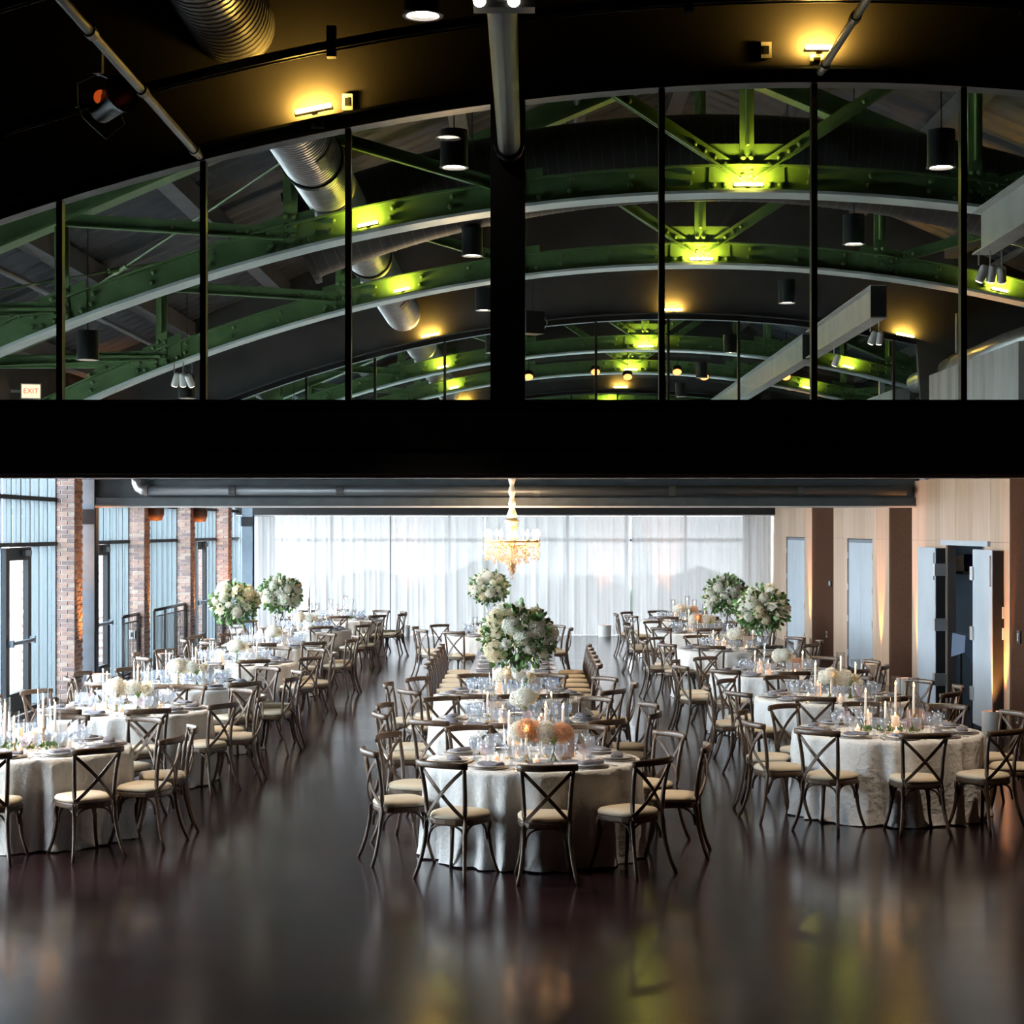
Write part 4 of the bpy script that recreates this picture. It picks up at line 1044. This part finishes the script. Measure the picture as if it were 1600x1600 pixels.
obj('foot', MB().lathe([(0.037, 0.0), (0.036, 0.006), (0.012, 0.014), (0.009, 0.03), (0.013, 0.042), (0.009, 0.060)], 16), M['goblet_mauve'], t, smooth=True)
t = proto('wine', 'wine_glass', 'wine glass')
obj('bowl', MB().lathe([(0.005, 0.095), (0.022, 0.10), (0.036, 0.125), (0.040, 0.155), (0.034, 0.20), (0.0325, 0.20), (0.0385, 0.155), (0.0345, 0.125), (0.02, 0.104)], 18, caps=False), M['clear'], t, smooth=True)
obj('stem', MB().lathe([(0.035, 0.0), (0.034, 0.003), (0.007, 0.008), (0.004, 0.03), (0.004, 0.08), (0.007, 0.096)], 14), M['clear'], t, smooth=True)
t = proto('fork', 'dinner_fork', 'fork')
obj('handle', MB().strap([(0, -0.09, 0.004), (0, 0.04, 0.006), (0, 0.06, 0.004)], 0.008, 0.002), M['silver'], t)
for dx in (-0.008, -0.003, 0.003, 0.008): obj('tine', MB().strap([(dx, 0.055, 0.004), (dx, 0.10, 0.008)], 0.003, 0.002), M['silver'], t)
t = proto('knife', 'dinner_knife', 'knife')
obj('handle', MB().strap([(0, -0.10, 0.004), (0, 0.0, 0.004)], 0.011, 0.005), M['silver'], t)
obj('blade', MB().strap([(0, 0.0, 0.003), (0, 0.11, 0.003)], 0.016, 0.0015), M['silver'], t)
def hurricane(key, h_stick, h_candle, h_glass, r=0.048):
    t = proto(key, 'hurricane_candle', 'candle')
    obj('candlestick', MB().lathe([(0.038, 0.0), (0.036, 0.006), (0.010, 0.016), (0.006, 0.03), (0.006, h_stick*0.8), (0.016, h_stick*0.9), (0.014, h_stick)], 12), M['gold'], t, smooth=True)
    obj('taper', MB().lathe([(0.012, h_stick-0.01), (0.010, h_stick+h_candle)], 10), M['taper'], t, smooth=True)
    zt = h_stick + h_candle
    obj('flame', MB().lathe([(0.001, zt+0.004), (0.0075, zt+0.016), (0.005, zt+0.030), (0.0008, zt+0.046)], 8), M['flame'], t, smooth=True)
    obj('glass_cylinder', MB().lathe([(r, 0.0), (r, h_glass), (r-0.003, h_glass), (r-0.003, 0.003)], 24, caps=False), M['clear'], t, smooth=True)
hurricane('hur_tall', 0.16, 0.25, 0.50); hurricane('hur_mid', 0.10, 0.25, 0.43); hurricane('hur_low', 0.07, 0.18, 0.33)
t = proto('pillar', 'pillar_candle', 'candle')
obj('wax', MB().lathe([(0.036, 0.0), (0.037, 0.14), (0.030, 0.146), (0.001, 0.138)], 18), M['candle'], t, smooth=True)
obj('flame', MB().lathe([(0.001, 0.145), (0.006, 0.155), (0.001, 0.18)], 8), M['flame'], t, smooth=True)
obj('glass_cylinder', MB().lathe([(0.055, 0.0), (0.055, 0.22), (0.052, 0.22), (0.052, 0.003)], 24, caps=False), M['clear'], t, smooth=True)
t = proto('votive', 'votive_candle', 'candle')
obj('glass_cup', MB().lathe([(0.026, 0.0), (0.033, 0.07), (0.031, 0.07), (0.024, 0.004)], 16, caps=False), M['clear'], t, smooth=True)
obj('wax', MB().lathe([(0.022, 0.004), (0.025, 0.04), (0.001, 0.04)], 14), M['candle'], t, smooth=True)
obj('flame', MB().lathe([(0.001, 0.04), (0.007, 0.05), (0.001, 0.072)], 8), M['flame'], t, smooth=True)

# ---- flowers ---------------------------------------------------------------
def hydrangea(seed, r=1.0, petals=220):
    R = random.Random(seed); b = MB()
    b.sphere((0,0,0), r*0.74, 8, 6)
    for k in range(petals):
        z = 1 - 2*(k+.5)/petals; ph = k*2.39996
        n = Vector((math.sqrt(1-z*z)*math.cos(ph), math.sqrt(1-z*z)*math.sin(ph), z))
        u = n.cross(Vector((R.random()-.5, R.random()-.5, R.random()-.5))).normalized(); w = n.cross(u)
        c = n*r*(0.80 + 0.22*R.random()); s = r*(0.13 + 0.06*R.random())
        n = (n + Vector((R.random()-.5, R.random()-.5, R.random()-.5))*0.9).normalized()
        b.add([c+u*s+n*s*.3, c+w*s+n*s*.3, c-u*s+n*s*.3, c-w*s+n*s*.3, c-n*s*.2], [(0,1,4),(1,2,4),(2,3,4),(3,0,4)])
    return b
def rose(seed, r=1.0):
    R = random.Random(seed); b = MB(); b.sphere((0,0,0.0), r*0.45, 8, 6)
    for lay, (n, tilt, L) in enumerate(((3, 0.25, 0.75), (5, 0.55, 0.9), (6, 0.95, 1.0))):
        for k in range(n):
            a = 2*PI*k/n + lay*0.5 + R.random()*0.2
            rows = []
            for i in range(5):
                u = i/4; out = r*(0.10 + L*0.75*math.sin(tilt)*u + 0.25*u*u*(lay/2)); zz = r*(-0.5 + (1.25-0.35*lay)*u*math.cos(tilt*0.7))
                wd = r*0.62*L*math.sin(0.5+u*2.0)
                rows.append([(math.cos(a+q*wd/r/ (0.9+u*.3))*out, math.sin(a+q*wd/r/(0.9+u*.3))*out, zz - 0.06*r*abs(q)) for q in (-1,-.5,0,.5,1)])
            b.rings(rows, False, False)
    return b
BL = []
for k in range(2):
    for mk, mm in ((hydrangea, 'bloom'), (rose, 'bloom'), (hydrangea, 'bloom_cream'), (rose, 'bloom_cream'), (hydrangea, 'bloom_peach')):
        me = mk(k+1).mesh('bloom', mk is rose); me.materials.append(M[mm]); BL.append((mm, me))
def bloom(kind, parent, loc, r, seed=0):
    c = [me for mm, me in BL if mm == kind]
    o = link('bloom', c[seed % len(c)], parent, loc); o.scale = (r, r, r*0.9)
    o.rotation_euler = (random.random()*3, random.random()*3, random.random()*3)
    return o
def foliage_mesh(seed, R, n, leaf=0.05, zsq=0.85, inner=0.55):
    r = random.Random(seed); b = MB()
    for k in range(n):
        z = 2*r.random()-1; ph = r.random()*2*PI; s = math.sqrt(1-z*z)
        d = Vector((s*math.cos(ph), s*math.sin(ph), z*zsq))
        q = R*(inner + (1.08-inner)*r.random()); c = d*q
        out = (d + Vector((r.random()-.5, r.random()-.5, r.random()-.7))*0.9).normalized()
        L = leaf*(0.7+0.8*r.random()); side = out.cross(Vector((r.random()-.5, r.random()-.5, r.random()-.5))).normalized()
        nn = out.cross(side); w = L*0.34
        b.add([c, c+out*L*.35+side*w, c+out*L*.35-side*w, c+out*L*.75+side*w*.8+nn*L*.06, c+out*L*.75-side*w*.8+nn*L*.06, c+out*L+nn*L*.1, c+out*L*.5+nn*-L*.05],
              [(0,6,1),(0,2,6),(1,6,3),(2,4,6),(3,6,5),(6,4,5)])
    return b
FOL = []
for k in range(3):
    me = foliage_mesh(20+k, 0.30, 620, 0.058).mesh('foliage'); me.materials.append(M['leaf']); FOL.append(me)
FOL2 = []
for k in range(3):
    me = foliage_mesh(40+k, 0.34, 120, 0.055, inner=0.85).mesh('eucalyptus'); me.materials.append(M['leaf_light']); FOL2.append(me)
def tall_arrangement(x, y, label, zc=1.62, R=1.0, seed=0):
    t = thing('tall_flower_arrangement', label, 'flowers', (x, y, TH), 0, 'tall floral centrepieces')
    h = zc - TH - 0.24
    obj('trumpet_vase', MB().lathe([(0.085, 0.0), (0.08, 0.012), (0.035, 0.03), (0.045, 0.06), (0.028, 0.09), (0.032, 0.14), (0.05, h*0.6), (0.095, h), (0.092, h), (0.046, h*0.6), (0.026, 0.16)], 24, caps=False), M['clear'], t, smooth=True)
    c = (0, 0, zc-TH); r = random.Random(seed+50)
    o = link('foliage', FOL[seed % 3], t, c, seed*1.3); o['kind'] = 'stuff'; o.scale = (R, R, R)
    o = link('eucalyptus', FOL2[seed % 3], t, c, seed*0.7); o['kind'] = 'stuff'; o.scale = (R, R, R)
    n = 30
    for k in range(n):
        z = 0.95 - 1.55*(k+.5)/n; ph = k*2.39996 + seed; s = math.sqrt(max(0, 1-z*z))
        q = 0.285*R; br = (0.100 if k % 3 == 0 else 0.062 if k % 3 == 1 else 0.078)*(0.85+0.3*r.random())*R
        kind = ('bloom', 'bloom_cream', 'bloom')[r.randrange(3)]
        bloom(kind, t, (q*s*math.cos(ph), q*s*math.sin(ph), c[2] + q*z*0.9), br, r.randrange(9))
    return t
def low_arrangement(x, y, label, seed=0, peach=False, n=3):
    t = thing('low_flower_vase', label, 'flowers', (x, y, TH), 0, 'low hydrangea vases'); r = random.Random(seed+9)
    obj('vase', MB().lathe([(0.042, 0.0), (0.045, 0.15), (0.042, 0.15), (0.039, 0.004)], 20, caps=False), M['clear'], t, smooth=True)
    b = MB()
    for k in range(9):
        a = 2*PI*k/9; b.tube([(0.025*math.cos(a), 0.025*math.sin(a), 0.006), (-0.01*math.cos(a), -0.01*math.sin(a), 0.10), (0.035*math.cos(a), 0.035*math.sin(a), 0.20)], 0.0045, 5)
    obj('stems', b, M['stem'], t)['kind'] = 'stuff'
    pts = [(-0.06, 0, 0.235), (0.07, 0.03, 0.23), (0.0, -0.05, 0.26), (0.01, 0.07, 0.22)][:n]
    for k, p in enumerate(pts):
        bloom('bloom_peach' if peach and k != 0 else ('bloom' if k % 2 == 0 else 'bloom_cream'), t, p, 0.078 + 0.02*r.random(), k)
    return t
GREEN = []
for k in range(2):
    r = random.Random(70+k); b = MB()
    for i in range(130):
        a = r.random()*2*PI; q = 0.30*math.sqrt(r.random()); c = Vector((q*math.cos(a), 0.6*q*math.sin(a), 0.005 + 0.06*r.random()*(1-q/0.4)))
        out = Vector((r.random()-.5, r.random()-.5, 0.15+0.5*r.random())).normalized(); L = 0.035+0.025*r.random()
        sd = out.cross(Vector((r.random()-.5, r.random()-.5, r.random()))).normalized()*L*0.3
        b.add([c, c+out*L*.5+sd, c+out*L, c+out*L*.5-sd], [(0,1,2,3)])
    me = b.mesh('greenery'); me.materials.append(M['leaf']); GREEN.append(me)
def greenery(x, y, label, k=0):
    t = thing('table_greenery', label, 'greenery', (x, y, TH), 0, 'greenery runners around the candles')
    o = link('sprigs', GREEN[k % 2], t); o['kind'] = 'stuff'
    b = MB()
    for s in (-1, 1): b.tube([(0, 0, 0.008), (s*0.1, 0.03, 0.02), (s*0.22, 0.06, 0.05), (s*0.25, 0.05, 0.12)], 0.004, 5)
    obj('stem', b, M['leaf'], t); return t
def number_card(x, y, label, m, rz=0.0, txt=None):
    t = thing('table_sign', label, 'sign', (x, y, TH), rz, 'table number signs')
    obj('base', MB().box(-0.05, 0.05, -0.025, 0.025, 0, 0.015), M['kraft'], t)
    obj('card', MB().box(-0.075, 0.075, -0.003, 0.003, 0.012, 0.20), m, t)
    if txt: text_mesh(txt, 0.085, M['ink'], 'numeral', t, (0, -0.0045, 0.11), (PI/2, 0, 0))
    return t

# ---- the tables themselves -------------------------------------------------
ORD = ['first', 'second', 'third', 'fourth', 'fifth', 'sixth', 'seventh']
TABLES = [('L%d' % (k+1), x, y, '%s left row table' % ORD[k], -88 + (0 if k % 2 == 0 else 18), 10) for k, (x, y) in enumerate(((-4.3, 15.4), (-4.2, 18.7), (-4.12, 21.55), (-4.15, 25.3), (-4.15, 28.9), (-4.2, 33.6), (-3.95, 37.6)))]
TABLES += [('M1', 0.04, 14.65, 'nearest middle table', -87, 9), ('M2', -0.1, 17.5, 'second middle table', -90, 10), ('M3', -0.2, 20.3, 'third middle table', -72, 10), ('M5', -0.65, 31.9, 'far middle table', -80, 10)]
TABLES += [('R%d' % (k+1), x, y, '%s right row table' % ORD[k], -90 + (0 if k % 2 == 0 else 18), 10) for k, (x, y) in enumerate(((3.34, 16.7), (3.40, 20.0), (3.25, 23.4), (3.2, 28.2), (3.15, 33.0), (3.2, 37.2)))]
M1A = [-87, -121, -161, 151, 115, 70, 32, -5, -50]
TALL = {'L4': (0, 0), 'L5': (0.15, 0), 'M2': (0.0, 0.42), 'R3': (-0.2, 0.0), 'R4': (-0.1, 0.0), 'M5': (-0.05, 0)}
TT = {}
jr = random.Random(21)
NUM = ('', 'one', 'two', 'three', 'four', 'five', 'six', 'seven', 'eight', 'nine')
def seat_words(k, way): return 'nearest seat' if k == 0 else '%s seat%s %s from nearest' % (NUM[k], '' if k == 1 else 's', way)
def setting(cx, cy, a, tn, full, seat):
    ca, sa = math.cos(a), math.sin(a)
    def P(r, t_): return (cx + r*ca - t_*sa, cy + r*sa + t_*ca)
    rz = a + PI/2; tail = ', %s, %s' % (seat, tn)
    x, y = P(0.68, 0); place('plate', (x, y, TH), rz, 'white plate on grey charger' + tail, 'plates on the ' + tn)
    x, y = P(0.68, 0.015); place('napkin', (x, y, TH+0.028), rz + jr.uniform(-.2, .2), 'folded slate napkin' + tail, 'napkins on the ' + tn)
    x, y = P(0.47, -0.12); place('goblet', (x, y, TH), 0, 'blue grey pressed goblet nearer the plate' + tail, 'blue goblets on the ' + tn)
    x, y = P(0.50, -0.02); place('wine', (x, y, TH), 0, 'clear stemmed wine glass' + tail, 'wine glasses on the ' + tn)
    x, y = P(0.42, -0.20)
    if full != 2: place('goblet', (x, y, TH), 0, 'blue grey pressed goblet farther from plate' + tail, 'blue goblets on the ' + tn)
    else: place('goblet_mauve', (x, y, TH), 0, 'mauve pressed goblet' + tail, 'mauve goblets on the ' + tn)
    if full:
        x, y = P(0.70, 0.19); place('fork', (x, y, TH), rz + PI, 'silver fork' + tail, 'forks on the ' + tn)
        x, y = P(0.70, -0.18); place('knife', (x, y, TH), rz + PI, 'silver knife' + tail, 'knives on the ' + tn)
def spot_words(x, y):
    return ('left' if x < -0.05 else 'right' if x > 0.05 else 'middle') + (' front' if y < -0.02 else ' back')
for i, (key, cx, cy_, tn, ph, n) in enumerate(TABLES):
    t = thing('banquet_table', 'round ' + tn + ' under a white floor length cloth', 'table', (cx, cy_, 0), 0, 'round banquet tables')
    link('tablecloth', CLOTHS[i % 4], t, None, jr.random()*6)
    obj('tabletop', MB().lathe([(TR-0.02, 0.715), (TR-0.02, 0.745)], 32), M['shelf'], t)
    obj('pedestal', MB().lathe([(0.3, 0.0), (0.28, 0.03), (0.05, 0.06), (0.05, 0.715)], 16), M['black_metal'], t)
    TT[key] = (cx, cy_, tn)
    angs = M1A if key == 'M1' else [ph + 360*k/n for k in range(n)]
    near = key in ('L1', 'L2', 'M1', 'M2', 'R1', 'R2')
    for k, a in enumerate(angs):
        a = math.radians(a)
        seat = seat_words(k, 'clockwise' if key == 'M1' else 'anticlockwise')
        setting(cx, cy_, a, tn, (2 if k % 3 == 1 else 1) if near else 0, seat)
        r = 1.13 + jr.uniform(-0.01, 0.02); aa = a + jr.uniform(-.03, .03)
        lab = 'wooden cross back chair at the %s, %s' % (tn, seat)
        chair(cx + r*math.cos(aa), cy_ + r*math.sin(aa), aa + PI/2 + jr.uniform(-.09, .09), lab, 'cross back chairs at the ' + tn)
    G = lambda s: s + ' on the ' + tn
    def W(words, x, y, kind, rz=0): place(kind, (cx+x, cy_+y, TH), rz, G(words), None)
    if key in TALL:
        dx, dy = TALL[key]
        big = key == 'M2'
        tall_arrangement(cx+dx, cy_+dy, 'tall white rose and hydrangea arrangement in trumpet vase on the ' + tn, 1.60 if not big else 1.56, 1.0 if not big else 1.06, i)
        for k, (x, y) in enumerate(((-0.22, 0.10), (0.22, 0.12), (-0.15, -0.2), (0.2, -0.22))):
            place('votive' if k % 2 else 'pillar', (cx+x, cy_+y, TH), 0, G((spot_words(x, y) + ' small lit votive candle') if k % 2 else (spot_words(x, y) + ' cream pillar candle in glass cylinder')), ('votives' if k % 2 else 'pillar candles') + ' on the ' + tn)
        low_arrangement(cx+0.06, cy_-0.15, 'low white hydrangea vase at foot of tall vase on the ' + tn, i)
        for k, (x, y) in enumerate(((-0.3, -0.05), (0.32, -0.05))):
            place('hur_low', (cx+x, cy_+y, TH), 0, G(spot_words(x, y) + ' short taper candle in glass hurricane'), 'short hurricane candles on the ' + tn)
    else:
        hs = (('hur_mid', -0.20, 0.0), ('hur_tall', 0.10, 0.10), ('hur_tall' if i % 2 else 'hur_mid', 0.24, -0.04), ('hur_low', -0.06, -0.22))
        for (kk, x, y) in hs:
            nm = {'hur_mid': 'medium', 'hur_tall': 'tall', 'hur_low': 'short'}[kk]
            place(kk, (cx+x, cy_+y, TH), 0, G(spot_words(x, y) + ' ' + nm + ' taper candle in glass hurricane'), nm + ' hurricane candles on the ' + tn)
        for (x, y) in ((-0.30, -0.14), (0.32, 0.12), (0.02, -0.32)):
            place('votive', (cx+x, cy_+y, TH), 0, G(spot_words(x, y) + ' small lit votive candle'), 'votives on the ' + tn)
        place('pillar', (cx-0.14, cy_+0.2, TH), 0, G('back cream pillar candle in glass cylinder'), 'pillar candles on the ' + tn)
        if key in ('L1', 'R1', 'L7'):
            greenery(cx, cy_-0.1, 'dark green leafy runner around candles on the ' + tn, i)
            place('pillar', (cx+0.06, cy_-0.08, TH), 0, G('cream pillar candle among greenery'), 'pillar candles on the ' + tn)
        else:
            low_arrangement(cx-0.06, cy_-0.12, 'left low hydrangea vase on the ' + tn, i, key in ('M1', 'R5'))
            low_arrangement(cx+0.16, cy_-0.16, 'right low hydrangea vase on the ' + tn, i+3, key in ('M1', 'R6'), 2)
    number_card(cx + (0.26 if key != 'M2' else -0.2), cy_ + (0.02 if key != 'M2' else -0.05), ('blush' if key in ('M1', 'R3', 'R1') else 'white') + ' table number sign on the ' + tn, M['card'] if key in ('M1', 'R3', 'R1') else M['card_white'], jr.uniform(-.3, .3) if key != 'M2' else 0.05, '17' if key == 'M2' else None)

# ---- long head table -------------------------------------------------------
LX, LW, LA, LB = -0.2, 1.16, 22.75, 27.6
tn = 'long silver table'
t = thing('head_table', 'long rectangular table under silver sequin cloth in the middle row', 'table', (LX, (LA+LB)/2, 0))
b = MB(); hw, hl = LW/2, (LB-LA)/2
per = []
nn = 60
for k in range(nn): per.append((-hw + LW*k/nn, -hl))
for k in range(nn*3): per.append((hw, -hl + 2*hl*k/(nn*3)))
for k in range(nn): per.append((hw - LW*k/nn, hl))
for k in range(nn*3): per.append((-hw, hl - 2*hl*k/(nn*3)))
rows = []
for z in (TH, 0.70, 0.5, 0.25, 0.004):
    u = (TH-z)/TH; ring = []
    for k, (x, y) in enumerate(per):
        d = 0.02*u + 0.028*u*math.sin(k*0.55) + 0.012*u*math.sin(k*0.23)
        nx = (1 if x >= hw-1e-6 else -1 if x <= -hw+1e-6 else 0); ny = (1 if y >= hl-1e-6 else -1 if y <= -hl+1e-6 else 0)
        ring.append((x+nx*d, y+ny*d, z))
    rows.append(ring)
b.rings(rows, True, False); b.f.append(tuple(range(len(per)))[::-1])
obj('tablecloth', b, M['sequin'], t, smooth=False); autosmooth(t.children[0] if t.children else bpy.data.objects['tablecloth'], 50)
obj('tabletop', MB().box(-hw+.02, hw-.02, -hl+.02, hl-.02, 0.715, 0.745), M['shelf'], t)
for sx in (-1, 1):
    for sy in (-1, 0, 1): obj('leg', MB().box(sx*0.45-.02, sx*0.45+.02, sy*(hl-.2)-.02, sy*(hl-.2)+.02, 0, 0.715), M['black_metal'], t)
for k in range(6):
    y = LA + 0.45 + k*0.79
    for s in (-1, 1):
        x = LX + s*0.38; side = 'left' if s < 0 else 'right'; tail = ', %s side, %s from camera' % (side, ORD[k])
        place('plate', (x, y, TH), 0, 'white plate on grey charger on the ' + tn + tail, 'plates on the ' + tn)
        place('napkin', (x, y, TH+0.028), PI/2 if False else 0.05*k, 'folded slate napkin on the ' + tn + tail, 'napkins on the ' + tn)
        place('goblet', (LX + s*0.20, y-0.05, TH), 0, 'blue grey pressed goblet on the ' + tn + tail, 'blue goblets on the ' + tn)
        place('wine', (LX + s*0.18, y+0.06, TH), 0, 'clear stemmed wine glass on the ' + tn + tail, 'wine glasses on the ' + tn)
        chair(LX + s*(hw + 0.27), y, PI/2 if s > 0 else -PI/2, 'wooden cross back chair, %s side of long silver table, %s from camera' % (side, ORD[k]), 'chairs along the long silver table')
for k in range(5):
    y = LA + 0.5 + k*0.95
    place(('hur_tall', 'hur_mid', 'hur_low')[k % 3], (LX + 0.05*(-1)**k, y, TH), 0, ('tall', 'medium', 'short')[k % 3] + ' taper candle in glass hurricane on the ' + tn + ', ' + ORD[k] + ' from camera', ('tall', 'medium', 'short')[k % 3] + ' hurricane candles on the ' + tn)
    place('votive', (LX - 0.07*(-1)**k, y+0.3, TH), 0, 'small lit votive candle on the ' + tn + ', ' + ORD[k] + ' from camera', 'votives on the ' + tn)
